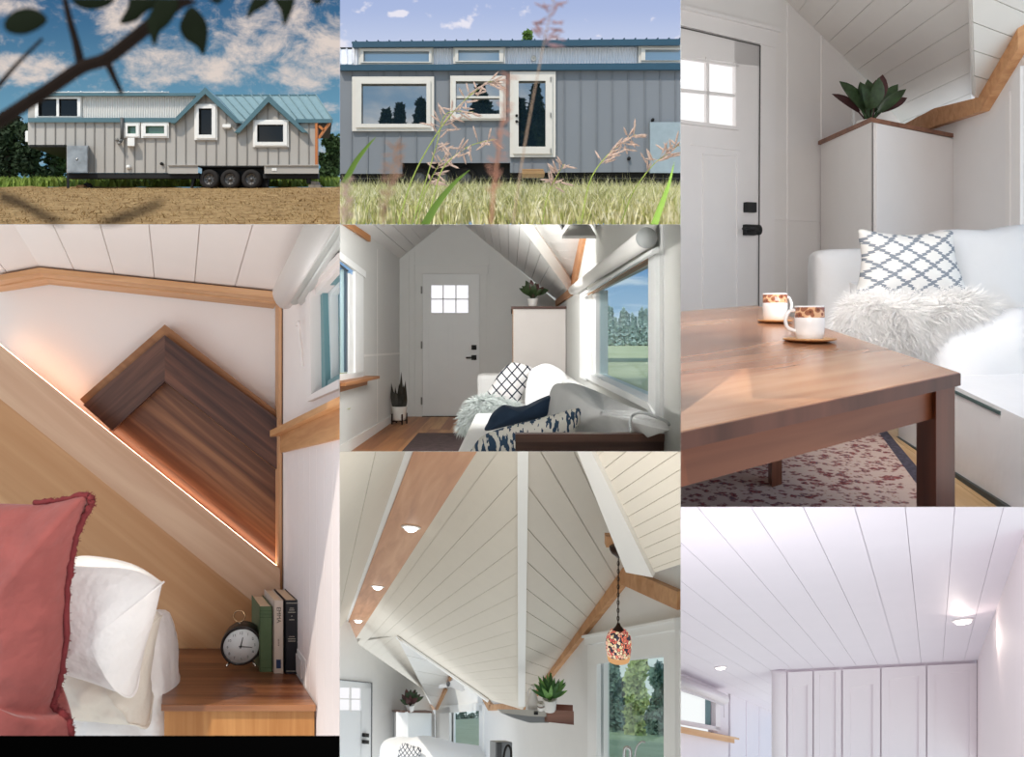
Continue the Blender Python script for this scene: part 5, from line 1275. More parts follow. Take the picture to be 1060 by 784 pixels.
p4('throw_pillow', [(889.3, 238), (905, 240), (935, 243.5), (965, 241.5), (984, 239), (986, 250), (989, 270), (996, 290), (1001, 303), (985, 307), (950, 312), (915, 310), (888, 307), (889.5, 290), (892, 268), (890, 252)], 3.5, .10, .08,
   diamond_mat('stepped_lattice_fabric', '#ebe8e4', '#8b919a', (8.6, 13.0), .095, (XA, ZA), .05), .004, 6, 6, None, 'white pillow with grey stepped diamond lattice standing on the sofa', 'cushion')
fur('fur_throw', 'long white sheepskin spread over the sofa seat below the patterned pillow', [(868, 345), (869, 322), (880, 312), (894, 306), (930, 309), (975, 306), (1001, 304), (1014, 310), (1026, 318), (1012, 325), (985, 330), (961, 342), (957, 356), (952, 372), (930, 375), (885, 365)], 2.98, .09, .06, mat('#eeebe8', .95, var=.04, scale=15), 14000, .075, 17, rad_=.0009)
# coffee table
T4 = Pl(P(838, 355, 2.2), dA, dB)
def Tf(x, y): return T4.at(x, y)
c1 = Tf(993.7, 385.6)
t = thing('coffee_table', 'walnut coffee table with square legs on the patterned rug', 'table', P(900, 560, 2.0))
M_tt = wood('#8b5b41', '#c89c7a', dA, 9, .2, c3='#ab7858', spec=.8, stretch=.12)
M_te = wood('#4e2a1c', '#6d4030', ZA, 20, .4); M_tl = wood('#5f2f1a', '#8a5034', ZA, 25, .4, c3='#733d26'); M_ta = wood('#6a331c', '#95583a', dA, 20, .4)
b = MB(); fl_ = Tf(600, 468.5); b.prism([c1, Tf(783, 316), Tf(640, 327.5), fl_], V((0, 0, -.0295)))
tp = b.build('top', [M_tt], t, bevel=.003)
# edge board along the front in darker end grain
b = MB(); e0 = c1 - uB * .004; e1 = fl_ - uB * .004; b.prism([e0 - ZA * .002, e1 - ZA * .002, e1 - ZA * .0285, e0 - ZA * .0285], uB * .005); b.build('edge_board', M_te, t)
b = MB(); a0 = c1 + uB * .03 - uA * .075 - ZA * .0295; a1 = fl_ + uB * .03 - ZA * .0295; b.prism([a0, a1, a1 - ZA * .066, a0 - ZA * .066], uB * .022); b.build('apron', M_ta, t)
b = MB(); s0 = c1 + uB * .075 - uA * .03 - ZA * .0295; s1 = Tf(783, 316) - uB * .05 - uA * .03 - ZA * .0295; b.prism([s0, s1, s1 - ZA * .066, s0 - ZA * .066], -uA * .022); b.build('apron', M_ta, t)
lg = c1 + uB * .012 - uA * .012 - ZA * .0295
b = MB(); b.prism([lg, lg - uA * .088, lg - uA * .088 + uB * .11, lg + uB * .11], -ZA * .52); b.build('leg', M_tl, t, bevel=.002)
f0 = F4.at(799, 508)
b = MB(); top_z = T4.at(810, 345).z; b.prism([f0, f0 + uA * .055, f0 + uA * .055 + uB * .06, f0 + uB * .06], ZA * .47); b.build('leg', M_tl, t)
# cups and saucers
def cup_mat():
    m, nt, N, L = newmat('white_cup_brown_band'); bb = bsdf(nt, .15, 0, .6); tc = N.new('ShaderNodeTexCoord'); sp = N.new('ShaderNodeSeparateXYZ'); L.new(tc.outputs['Object'], sp.inputs[0])
    v = N.new('ShaderNodeTexVoronoi'); v.inputs['Scale'].default_value = 85; L.new(tc.outputs['Object'], v.inputs[0])
    mr = N.new('ShaderNodeMath'); mr.operation = 'COMPARE'; L.new(sp.outputs[2], mr.inputs[0]); mr.inputs[1].default_value = .066; mr.inputs[2].default_value = .0125
    cr = N.new('ShaderNodeValToRGB'); cr.color_ramp.interpolation = 'CONSTANT'; e = cr.color_ramp.elements; e[0].position = 0; e[0].color = hx('#6e3d28'); e[1].position = .62; e[1].color = hx('#d9a77c'); q = e.new(.3); q.color = hx('#94583c')
    L.new(v.outputs['Distance'], cr.inputs[0])
    mx = N.new('ShaderNodeMix'); mx.data_type = 'RGBA'; L.new(mr.outputs[0], mx.inputs[0]); mx.inputs[6].default_value = hx('#f1eeec'); L.new(cr.outputs[0], mx.inputs[7]); L.new(mx.outputs[2], bb.inputs['Base Color']); return m
M_cup = cup_mat()
def cup(px, py, rpx, hpx, label, hand, ang, srx, slabel):
    c = T4.at(px, py); k = c.y / F; r = rpx * k; h = hpx * k
    s = thing('saucer', slabel, 'saucer', c, 'wooden saucers on the coffee table')
    b = MB(); R = srx * k; b.lathe(c, [(0, .0), (R * .55, 0), (R * .95, .005), (R, .008), (R * .98, .011), (R * .6, .006), (0, .006)], 40); b.build('dish', wood('#b98758', '#d6a878', XA, 30, .4), s)
    c2 = c + ZA * .0065
    t = thing('coffee_cup', label, 'cup', c2, 'white cups with a brown band')
    b = MB(); b.lathe(c2, [(0, 0), (r * .78, 0), (r * .9, h * .05), (r * .97, h * .2), (r, h * .5), (r, h), (r * .94, h), (r * .93, h * .4), (r * .8, h * .12), (0, h * .1)], 40)
    sc = .082 / h
    o = b.build('body', M_cup, t)
    if abs(sc - 1) > .01:
        for v in o.data.vertices: v.co /= (1 / sc)
        o.scale = (1 / sc,) * 3
    if hand:
        d = V((math.cos(ang), math.sin(ang), 0)); b = MB()
        pts = [c2 + d * r * .95 + ZA * h * .86, c2 + d * r * 1.35 + ZA * h * .84, c2 + d * r * 1.62 + ZA * h * .62, c2 + d * r * 1.5 + ZA * h * .36, c2 + d * r * .92 + ZA * h * .24]
        b.tube(smooth_path(pts, 5), r * .13, 10); b.build('handle', mat('#f1eeec', .15, var=0, spec=.6), t)
    return t
cup(802.3, 334.2, 12.3, 28.5, 'smaller looking white cup with brown band, standing farther back on the table', True, .3, 17.5, 'round wooden saucer under the farther cup')
cup(838, 354, 14.8, 35, 'white cup with brown band and handle turned left, nearer the table edge', True, PI * .97, 26.5, 'round wooden saucer under the nearer cup')
# ================================================================== vaulted ceiling over the kitchen, seen from below
CROP = (351.6, 467.6, 704.6, 788)
d6, e6 = vdir(333, 716), vdir(727, 750); DEP[0] = d6
u6, x6 = d6.normalized(), e6.normalized()
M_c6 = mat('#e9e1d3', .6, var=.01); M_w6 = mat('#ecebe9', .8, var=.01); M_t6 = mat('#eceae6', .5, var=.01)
BW0 = Pl(P(400, 700, 15.6), ZA, e6); WR = Pl(BW0.at(440, 740), ZA, d6)
C2 = Pl(WR.at(575, 690), WR.at(648, 588) - WR.at(575, 690), e6)
qa, qb = C2.at(541, 480), C2.at(541, 725)
C1 = Pl(qa, qb - qa, d6)
BW = Pl(C1.at(435.7, 712), ZA, e6)
w1 = spacing(C1, d6, (529.8, 498.4), (529.8, 538))
b = MB(); g0 = C1.at(529.8, 498.4)
for p in ([(495, 460), (541, 460), (541, 735), (507, 724.8), (411, 658.4)], [(480, 460), (495, 460), (411, 658.4), (362, 666)], [(411, 658.4), (449, 731), (437, 731), (370.8, 667.4), (360, 662)]):
    planks(b, C1, p, d6, w1, .002, .01, g0); b.slab(C1.off(.01), p, .02)
b.slab(C1.off(.04), [(350, 640), (372, 668), (415, 660), (450, 560), (400, 560)], .02)
struct(b.build('ceiling', M_c6))
b = MB(); w3_ = spacing(C1, d6, (640, 510), (640, 526))
p = [(606, 455), (715, 455), (715, 581), (676, 593.5)]; planks(b, C1, p, d6, w3_, .002, .01, C1.at(637, 512)); b.slab(C1.off(.01), p, .02); struct(b.build('ceiling', M_c6))
b = MB(); p = [(541, 455), (603, 455), (640, 560), (650, 588), (569, 699), (541, 735)]
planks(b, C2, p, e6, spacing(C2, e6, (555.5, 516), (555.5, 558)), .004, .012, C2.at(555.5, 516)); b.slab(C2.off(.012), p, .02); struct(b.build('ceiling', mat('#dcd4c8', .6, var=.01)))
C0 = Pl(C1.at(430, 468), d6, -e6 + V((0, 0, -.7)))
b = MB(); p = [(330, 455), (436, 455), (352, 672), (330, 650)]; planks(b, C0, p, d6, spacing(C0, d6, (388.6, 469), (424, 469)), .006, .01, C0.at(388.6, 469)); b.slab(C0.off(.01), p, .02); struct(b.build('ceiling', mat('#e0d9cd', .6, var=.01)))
b = MB(); b.slab(C1, [(597, 455), (611, 455), (678, 594), (650, 589), (634, 549)], .05, .02); struct(b.build('trim_10', M_t6))
pe = Pl(qa, qb - qa, XA)
b = MB(); b.slab(pe, [(535.5, 455), (547, 455), (543.4, 730), (536.4, 730)], .03, .02); struct(b.build('trim_11', mat('#f1f0ec', .5, var=.0)))
# beam with downlights
Bm = Pl(C1.at(494, 468) - V((0, 0, .0)), d6, e6)
M_bm = wood('#b98058', '#dca87e', d6, 14, .5, c3='#cc9268', stretch=.08)
t = thing('ridge_beam', 'long cedar beam with recessed lights running under the vaulted ceiling', 'beam', Bm.at(360, 664))
b = MB(); b.slab(Bm, [(433, 455), (502, 455), (367, 665), (353.3, 663.3)], .12); b.build('board', M_bm, t)
b = MB(); b.slab(Bm, [(420, 455), (433.6, 455), (353.6, 663.3), (349, 663)], .1, -.01); b.build('side_strip', M_t6, t)
for x, y, rr, lab in ((425.6, 545.5, 10.2, 'nearest'), (391, 607, 7.2, 'middle'), (371, 642.2, 5.6, 'farthest')):
    c = Bm.at(x, y); k = c.y / F
    l = thing('recessed_light', lab + ' of the three round recessed lights in the cedar beam', 'light', c, 'recessed lights in the cedar beam')
    n = -Bm.n; b = MB(); R = rr * k; b.lathe(c, [(R * .68, 0), (R, 0), (R, .006), (R * .9, .01), (R * .7, .008)], 32, n, caps=False); b.build('ring', mat('#f3efe9', .4, var=0), l)
    b = MB(); b.lathe(c + n * .002, [(0, 0), (R * .7, 0), (R * .6, R * .3), (R * .3, R * .5), (0, R * .55)], 32, n); b.build('lens', emis('#fffaf2', 4.0), l)
# walls
b = MB(); b.slab(BW, [(330, 625), (352, 641), (362, 645), (371, 667), (437, 713), (450, 740), (450, 800), (384.5, 800), (383.8, 707), (330, 701)], .05); struct(b.build('wall_back', M_w6))
b = MB()
for p in ([(436, 722), (458, 700), (458, 800), (436, 800)], [(458, 690), (500.5, 690), (500.5, 733), (458, 737)], [(458, 776), (500.5, 780), (500.5, 800), (458, 800)], [(500, 690), (612, 585), (612, 800), (500, 800)], [(612, 580), (710, 575), (710, 643), (612, 663)], [(702, 600), (710, 600), (710, 800), (702, 800)]): b.slab(WR, p, .06)
struct(b.build('wall_right', M_w6))
DL = Pl(WR.at(452, 734), WR.at(466, 701) - WR.at(452, 734), e6)
b = MB(); p = [(447, 730), (412, 662), (470, 699), (466, 702), (452.4, 735)]; planks(b, DL, p, e6, spacing(DL, e6, (450, 705), (450, 716)), .01, .01); b.slab(DL.off(.01), p, .02); struct(b.build('ceiling', M_t6))
b = MB(); b.slab(C1, [(424, 681), (427.5, 681), (452, 731), (447.5, 731)], .02, .03); b.slab(C1, [(411, 657.6), (411.5, 659.3), (506, 725.6), (507, 724)], .02, .03); struct(b.build('trim_12', M_t6))
M_cd6 = wood('#b98556', '#d8a878', V((.7, 0, .7)), 14, .5, c3='#c8956a')
b = MB()
b.slab(WR, [(648.6, 586.5), (649.8, 605), (575.4, 698), (556, 722), (551, 719)], .06, .05); b.slab(WR, [(648.6, 586.5), (708, 612), (708, 631), (649.8, 605)], .06, .05)
struct(b.build('trim_13', M_cd6))
b = MB()
for p in ([(434, 729), (451, 730.5), (453.3, 734.8), (434, 735)], [(450.5, 731), (459, 711), (463.6, 714), (453.3, 735)], [(462.5, 704), (466, 699), (468.4, 701), (465.6, 707)], [(499.5, 719.5), (503, 720.5), (511, 729.5), (508, 735.6)], [(509, 729.5), (544, 727), (544, 735), (508, 735.6)]): b.slab(WR, p, .04, .04)
struct(b.build('trim_14', M_cd6))
# door at the back
D = struct(MB().slab(BW, [(330, 702), (383.2, 707.6), (383.2, 713), (330, 711)], .03, .02).slab(BW, [(372.4, 706), (383.2, 707), (382.8, 800), (372.4, 800)], .03, .02).slab(BW, [(330, 735), (373, 735.6), (373, 800), (330, 800)], .03, .02).build('door_3', mat('#eceded', .5, var=0)))
MB().slab(BW, [(330, 711), (373, 713), (373, 736), (330, 735)], .01, .0).build('pane', emis('#fdfcff', 1.0, 'daylight_glow_glass'), D)  # emission imitates daylight coming through the far door
MB().slab(BW, [(361, 711), (362.2, 711), (362.2, 737), (361, 737)], .02, .025).slab(BW, [(330, 722.6), (373, 723.6), (373, 724.6), (330, 723.6)], .02, .025).build('muntins', M_t6, D)
MB().slab(BW, [(330, 701.2), (383.6, 706.6), (383.6, 707.6), (330, 702.2)], .01, .03).slab(BW, [(383, 707), (383.8, 707), (383.4, 800), (382.6, 800)], .01, .03).build('gap_line', mat('#77787a', .8, var=0), D)  # shadowy gap of the far door drawn as a dark strip
MB().slab(BW, [(373.6, 759), (378, 759.2), (378, 763), (373.6, 762.8)], .05, .07).build('deadbolt', M_blk, D)
MB().slab(BW, [(373.4, 766), (378, 766.2), (378, 770), (373.4, 769.8)], .05, .07).slab(BW, [(370.4, 767.6), (374, 767.6), (374, 768.4), (370.4, 768.4)], .03, .1).build('lever_handle', M_blk, D)
# cabinet, plant, sofa far away
pf = Pl(P(416, 738, 12.6), ZA, e6); psd = Pl(P(416, 738, 12.6), ZA, d6)
t = thing('corner_cabinet', 'white cabinet with dark top beside the far door', 'cabinet', P(425, 800, 13))
MB().slab(pf, [(416, 738), (446.6, 738.6), (446.6, 810), (416, 810)], .1).slab(psd, [(406, 737.4), (416, 738), (416, 810), (406, 810)], .1).build('body', mat('#f0efee', .5, var=0), t)
a = psd.at(405.4, 735.6); c = pf.at(447, 736.6); m_ = pf.at(416, 736.3)
MB().prism([a, m_, c, c + x6 * 0 + u6 * 1.0], V((0, 0, -.03))).slab(pf.off(-.04), [(415.5, 736.1), (447.3, 736.8), (447.3, 738.6), (415.5, 738)], .05).slab(psd.off(-.04), [(405, 735.4), (416, 736.1), (416, 738), (405, 737)], .05).build('top', wood('#54382e', '#7d594a', XA, 10), t)
k = 12.8 / F; bushy_plant(P(424.8, 736, 12.9), k, 'potted_plant', 'leafy plant in white pot on the far cabinet', 22, 5 * k, 10 * k, .7, 25, 4.3 * k, 6.4 * k, M_pl1, M_pl2)
t = thing('sofa', 'white sofa below the small window, only its back showing', 'sofa', P(440, 800, 11))
b = MB(); o = smooth_loop([P(x, y, 11.2) for x, y in ((392, 800), (394, 773), (402, 769.5), (415, 771), (430, 768), (444, 769), (462, 774), (490, 781), (540, 790), (540, 820), (392, 820))], 5); b.puff(o, YA, .2, .4, 8, wr=.02, wsc=2, seed=4); b.build('back', mat('#ececec', .9, var=0), t)
b = MB(); o = smooth_loop([P(x, y, 10.9) for x, y in ((411, 790), (413, 776), (417, 770), (427, 773), (436, 776), (434, 786), (430, 800), (411, 800))], 5); b.puff(o, YA, .1, .1, 8)
tag(b.build('throw_cushion', diamond_mat('lattice_fabric_small', '#dcdada', '#4a4f5a', (17, 16), .11)), 'lattice cushion on the far sofa at the bottom edge', 'cushion')
# fan
t = thing('ceiling_fan', 'small white fan under the far dormer peak', 'fan', P(464, 706, 11.5))
for p in ([(463, 707), (471, 703.5), (481, 709), (479, 711.5)], [(462, 708), (455, 709), (454, 711), (463, 710)], [(464, 709), (474, 711.5), (481, 713), (478, 714)]):
    MB().prism([P(x, y, 11.5 + .01 * x - 4.6) for x, y in p], V((0, 0, -.03))).build('blade', mat('#d9d9d9', .5, var=0), t)
MB().lathe(P(464, 710, 11.5), [(0, 0), (.025, 0), (.03, .04), (.01, .06), (0, .1)], 14).build('motor', mat('#4a4a4c', .5, var=0), t)
# windows
M_f6 = mat('#f2f2f0', .4, var=0)
wn = struct(MB().slab(WR, [(457, 733), (467, 732), (467, 800), (457, 800)], .04, .03).slab(WR, [(457, 731), (501, 727.5), (501, 735.6), (457, 739)], .04, .03).slab(WR, [(497.8, 730), (501.5, 730), (501.5, 800), (497.8, 800)], .04, .03).slab(WR, [(465, 772), (500, 776.5), (500, 781), (465, 777)], .04, .03).slab(WR.off(.04), [(464, 735), (470, 735), (470, 778), (464, 778)], .03).build('window_4', M_f6))
MB().slab(WR.off(.06), [(464, 733), (500, 731), (500, 780), (464, 778)], .01).build('pane', glass_clear('#f0f6f6', .05), wn)
wn = struct(MB().slab(WR, [(611.5, 688), (621, 686.6), (621, 800), (611.5, 800)], .04, .03).slab(WR, [(611.5, 668), (703, 651), (703, 675.6), (611.5, 689)], .04, .03).slab(WR, [(691.2, 677), (703, 675), (703, 800), (691.2, 800)], .04, .03)
            .slab(WR, [(610, 659), (704.6, 640.6), (704.6, 651.6), (610, 667.6)], .05, .045).slab(WR, [(608.6, 657.6), (706, 639), (706, 642), (608.6, 660.4)], .06, .06).slab(WR.off(.04), [(620, 683), (625, 682), (625, 800), (620, 800)], .05)
            .slab(WR.off(.03), [(620, 683), (693, 673), (693, 680), (620, 687.4)], .03).build('window_5', M_f6))
MB().slab(WR.off(.08), [(618, 680), (694, 672), (694, 810), (618, 810)], .01).build('pane', glass_clear('#dfe9e8', .06), wn)
# pendant
PY = 4.3; k = PY / F
def Q(x, y, dy=0): return P(x, y, PY + dy)
MB_ = MB(); b = MB(); b.box(Q(627.5, 567, .1), (Q(643, 567, .1) - Q(627.5, 567, .1)), YA * .08, Q(0, 556, .1) - Q(0, 567, .1)); struct(b.build('trim_15', M_cd6))
t = thing('pendant_lamp', 'mosaic glass pendant lamp hanging on a dark chain before the kitchen window', 'lamp', Q(641, 684))
M_brz = mat('#3a2a22', .35, metal=.7, var=.1)
b = MB(); b.lathe(Q(640.3, 566), [(0, .0), (9.4 * k, .0), (9.4 * k, -3 * k), (7.5 * k, -7 * k), (4 * k, -9.5 * k), (2 * k, -11.5 * k), (0, -11.5 * k)], 32); b.build('canopy', M_brz, t)
b = MB(); y0 = 577; n = 17
for i in range(n):
    ya, yb = y0 + (646 - y0) * i / n, y0 + (646 - y0) * (i + 1.25) / n; xm = 640.2 - .4 * i / n; w = 1.1
    ax = XA if i % 2 else (XA * .35 + YA * .9)
    c = Q(xm, (ya + yb) / 2); h = (yb - ya) / 2 * k
    b.tube([c + ax * (math.cos(a) * w * k) + ZA * (math.sin(a) * h) for a in [2 * PI * j / 12 for j in range(13)]], .42 * k, 5, cap=False)
b.tube([Q(640.4, 575, .01), Q(639.8, 647, .01)], .5 * k, 6)
b.build('chain', M_brz, t)
b = MB(); b.lathe(Q(640.2, 653), [(0, 8 * k), (1.5 * k, 7.5 * k), (2.4 * k, 5 * k), (4.8 * k, 2 * k), (6.2 * k, 0), (6.2 * k, -1 * k), (0, -1 * k)], 24); b.build('cap', M_brz, t)
def mosaic():
    m, nt, N, L = newmat('mosaic_glass'); bb = bsdf(nt, .25, 0, .5); tc = N.new('ShaderNodeTexCoord')
    v = N.new('ShaderNodeTexVoronoi'); v.inputs['Scale'].default_value = 62; L.new(tc.outputs['Object'], v.inputs[0])
    v2 = N.new('ShaderNodeTexVoronoi'); v2.feature = 'DISTANCE_TO_EDGE'; v2.inputs['Scale'].default_value = 62; L.new(tc.outputs['Object'], v2.inputs[0])
    sp = N.new('ShaderNodeSeparateColor'); L.new(v.outputs['Color'], sp.inputs[0])
    cr = N.new('ShaderNodeValToRGB'); cr.color_ramp.interpolation = 'CONSTANT'; e = cr.color_ramp.elements; e[0].position = 0; e[0].color = hx('#f2d9b8'); e[1].position = .86; e[1].color = hx('#3a3a4a')
    for p, c in ((.25, '#d97a66'), (.5, '#f0b8a0'), (.66, '#c9605e'), (.80, '#e8d0a0')): q = e.new(p); q.color = hx(c)
    L.new(sp.outputs[0], cr.inputs[0])
    lt = N.new('ShaderNodeMath'); lt.operation = 'LESS_THAN'; lt.inputs[1].default_value = .055; L.new(v2.outputs['Distance'], lt.inputs[0])
    mx = N.new('ShaderNodeMix'); mx.data_type = 'RGBA'; L.new(lt.outputs[0], mx.inputs[0]); L.new(cr.outputs[0], mx.inputs[6]); mx.inputs[7].default_value = hx('#241a18')
    L.new(mx.outputs[2], bb.inputs['Base Color']); L.new(mx.outputs[2], bb.inputs['Emission Color']); bb.inputs['Emission Strength'].default_value = .55; return m
b = MB(); b.lathe(Q(640.4, 679), [(5.8 * k, 27 * k), (9.5 * k, 25 * k), (12.3 * k, 20 * k), (13.4 * k, 14 * k), (13.2 * k, 8 * k), (12.2 * k, 2 * k), (11.6 * k, 0), (11.2 * k, 0), (12.9 * k, 12 * k), (9 * k, 24.6 * k), (5.6 * k, 26.6 * k)], 40, caps=False); b.build('shade', mosaic(), t)
b = MB(); b.lathe(Q(640.4, 679), [(12.0 * k, 1 * k), (12.0 * k, 0), (11 * k, -4.6 * k), (10.4 * k, -5 * k), (10.4 * k, -4 * k), (11.2 * k, .5 * k)], 40, caps=False); b.build('rim', emis('#e8b07a', .85, 'amber_glass'), t)
b = MB(); b.lathe(Q(640.4, 676), [(0, 6 * k), (2.5 * k, 5 * k), (3.6 * k, 0), (2.5 * k, -4 * k), (0, -5 * k)], 16); b.build('bulb', emis('#ffd9a0', 5.0), t)
# range hood with things on it
HY = 6.6
t = thing('range_hood', 'grey range hood with walnut end under the cedar trim', 'hood', P(550, 748, HY))
M_met = mat('#a5a29c', .45, metal=.15, var=.1, scale=3)
b = MB(); b.fpoly([(515, 734.6), (568, 735.6), (568, 742.5), (547, 741.6), (520, 738.4)], HY, .03); b.build('front_panel', mat('#a8a49c', .4, metal=.3), t)
b = MB(); b.fpoly([(519, 737.8), (547, 741), (568, 742), (568, 748.6), (549, 748.6), (534, 744)], HY + .05, .1); b.build('underside', mat('#77797a', .45, metal=.2), t)
b = MB(); b.front(553, 737.4, 557, 740.4, HY - .01, .01); b.build('vent_slot', M_blk, t)
b = MB(); b.fpoly([(566.5, 735.2), (594, 736.6), (594, 750.8), (566.5, 747.8)], HY - .03, .2); b.build('walnut_end', wood('#5e3a30', '#8a6050', XA, 20), t)
b = MB(); b.fpoly([(575.5, 729.2), (593, 730.2), (593, 737.4), (575.5, 736.6)], HY + .25, .05); b.build('back_board', wood('#6a3d30', '#8d5a48', XA, 20), t)
k = HY / F
c = P(551.5, 734.5, HY + .1)
b = MB(); b.lathe(c, [(0, 0), (5.2 * k, 0), (6.2 * k, 3 * k), (6.4 * k, 8 * k), (4.6 * k, 14 * k), (2 * k, 18 * k), (1.7 * k, 23 * k), (2.3 * k, 25.5 * k), (1.8 * k, 25.5 * k), (1.2 * k, 20 * k), (0, 19 * k)], 28)
v = thing('ceramic_vase', 'white bottle shaped ceramic vase on the range hood', 'vase', c); b.build('body', mat('#ece9e6', .4, var=0), v)
b = MB(); b.tube(smooth_path([c + V((-1.5 * k, 0, 22 * k)), c + V((-5 * k, 0, 20 * k)), c + V((-5 * k, 0, 14 * k))], 4), .8 * k, 6); b.build('handle', mat('#ece9e6', .4, var=0), v)
c = P(560, 735, HY - .02); v = thing('mug', 'white mug between the vase and the plant on the range hood', 'mug', c)
b = MB(); b.lathe(c, [(0, 0), (3.4 * k, 0), (3.7 * k, 1 * k), (3.7 * k, 7.5 * k), (3.3 * k, 7.5 * k), (3.2 * k, 1.5 * k), (0, 1.2 * k)], 24); b.build('body', mat('#f0eeeb', .3, var=0), v)
b = MB(); b.lathe(c + ZA * 3.2 * k, [(3.75 * k, 0), (3.8 * k, 0), (3.8 * k, 1.6 * k), (3.75 * k, 1.6 * k)], 24); b.build('stripe', mat('#8d7f78', .4, var=0), v)
M_pg1 = mat('#3f6a34', .45, var=.35, scale=40); M_pg2 = mat('#6d9a4e', .45, var=.3, scale=40)
bushy_plant(P(569, 735.6, HY), k, 'potted_plant', 'spiky green plant in white pot on the range hood', 34, 4.2 * k, 19 * k, .35, 31, 7.6 * k, 12.5 * k, M_pg1, M_pg2, up=1.05, bend=.22)
# canister, taps at the bottom edge
c = P(522, 800, 7.2); kk = 7.2 / F
t = thing('coffee_machine', 'grey box appliance with black curved spout at the bottom edge', 'appliance', c)
MB().front(513, 768.5, 530.5, 805, 7.2, .25).build('housing', mat('#7d8083', .4, metal=.4), t, bevel=.01)
MB().front(514.5, 770, 519.5, 800, 7.18, .02).build('panel', mat('#3a3c3e', .3), t)
b = MB(); b.tube(smooth_path([P(521, 786, 7.1), P(523, 776, 7.1), P(526, 772, 7.1), P(529, 777, 7.1), P(529, 788, 7.1)], 4), 1.2 * kk, 8); b.build('spout', M_blk, t)
M_chr = mat('#c9cccc', .18, metal=.95, var=0)
kk = 4.6 / F
for pts, rr, lab in (([(646.5, 800), (646.5, 778), (648, 774.5), (651, 774.5), (652.6, 778), (652.6, 790)], 1.7, 'short chrome tap before the kitchen window'), ([(657, 800), (657.4, 782), (659.5, 773), (664, 768.4), (668, 768.6)], .9, 'thin curved chrome tap before the kitchen window, right of the short one')):
    t = thing('kitchen_tap', lab, 'tap', P(pts[0][0], 800, 4.6)); b = MB(); b.tube(smooth_path([P(x, y, 4.6) for x, y in pts], 5), rr * kk, 10); b.build('spout', M_chr, t)
    b = MB(); b.lathe(P(pts[0][0], 800, 4.6), [(0, 0), (rr * 1.7 * kk, 0), (rr * 1.5 * kk, 3 * kk), (0, 3 * kk)], 16); b.build('base', M_chr, t)
# outside the kitchen windows
fo6 = Pl(P(660, 760, 30), d6, e6)
g = MB(); g.add([fo6.at(612, 850), fo6.at(730, 850), fo6.at(730, 766), fo6.at(612, 752)], [(0, 1, 2, 3)]); struct(g.build('ground', ground_mat('yard_grass', '#b3c49f', '#c3d0ac', '#d0dab6', .8), normals=False))
g = MB(); g.add([P(455, 790, 22), P(520, 790, 22), P(520, 744, 60), P(455, 744, 60)], [(0, 1, 2, 3)]); struct(g.build('ground', ground_mat('yard_grass_far', '#d0d2b0', '#dadbbb', '#e2e2c4', .8), normals=False))
M_k1 = mat('#879c92', .9, var=.3, scale=.8); M_k2 = mat('#c3ca92', .85, var=.3, scale=1.5)
for i, (px, yt, w, m, lab, n, Y) in enumerate(((628, 684, 34, M_k1, 'dark green tree at the left of the kitchen window view', 4200, 30), (690, 692, 40, M_k1, 'dark green tree at the right of the kitchen window view', 4200, 31), (658, 676, 26, M_k2, 'pale yellow green birch in the middle of the kitchen window view', 2400, 27), (650, 705, 50, M_k1, 'dark bushy tree behind the birch in the kitchen window view', 4200, 34))):
    tree1(px, yt, 760, Y, w, lab, 90 + i, m, False, n)
for i in range(4): tree1(470 + i * 9, 739 - i % 2 * 3, 752, 58 + i, 12, 'small dark far tree seen through the sofa window', 100 + i, mat('#6f8a7a', .9, var=.2), False, 500, 'far trees through the small sofa window')
# ================================================================== bedroom ceiling with closet doors
CROP = (704.6, 525, 1062, 788)
d7 = vdir(966, 809); DEP[0] = d7; Y7 = 5.0
M_w7 = mat('#efe6ec', .7, var=.008); M_c7 = mat('#e9e2ea', .6, var=.008); M_t7 = mat('#f0e8ec', .5, var=.0)
K7 = Pl(P(815, 693, Y7), P(1012, 683.4, Y7) - P(815, 693, Y7), d7)
b = MB(); p = [(690, 515), (1085, 515), (1012, 684), (815, 693.6), (799, 738), (690, 690)]
for q in ([(690, 515), (1085, 515), (1012, 684.4), (815, 694)], [(690, 515), (815, 694), (800, 740), (690, 692)]):
    planks(b, K7, q, d7, 20.5 / F * Y7 * 1.0, .0018, .008, K7.at(953, 681.7)); b.slab(K7.off(.008), q, .02)
struct(b.build('ceiling', M_c7))
RW = Pl(P(1012, 684, Y7), ZA, d7)
b = MB(); b.slab(RW, [(1012, 680), (1086, 480), (1086, 900), (1012, 810)], .05); struct(b.build('wall_right', mat('#f3e9ea', .7, var=.005)))
LW = Pl(K7.at(705, 697), ZA, d7)
b = MB()
for q in ([(754, 714), (802, 733), (802, 810), (754, 810)], [(690, 688), (756, 714), (756, 724), (690, 699)], [(690, 757), (756, 764), (756, 810), (690, 810)], [(738.5, 720), (756, 720), (756, 768), (738.5, 766)]): b.slab(LW, q, .04)
for x in (772, 785.5): b.slab(LW, [(x, 720), (x + .5, 720), (x + .5, 800), (x, 800)], .008, .008)
struct(b.build('wall_left', M_w7))
w_ = struct(MB().slab(LW, [(738, 724), (743, 726), (743, 756), (738, 754)], .03, .02).slab(LW, [(690, 743), (743, 752.5), (743, 757), (690, 747.5)], .03, .02).slab(LW, [(690, 706), (743, 724), (743, 728), (690, 711)], .03, .02).build('window_6', M_t7))
MB().slab(LW.off(.02), [(735.5, 722), (738.6, 723), (738.6, 754), (735.5, 753)], .04).build('frame', mat('#9cc0c4', .5, var=0), w_)
MB().slab(LW.off(.03), [(690, 705), (739, 724), (739, 754), (690, 744)], .006).build('pane', glass_clear('#ffffff', .04), w_)
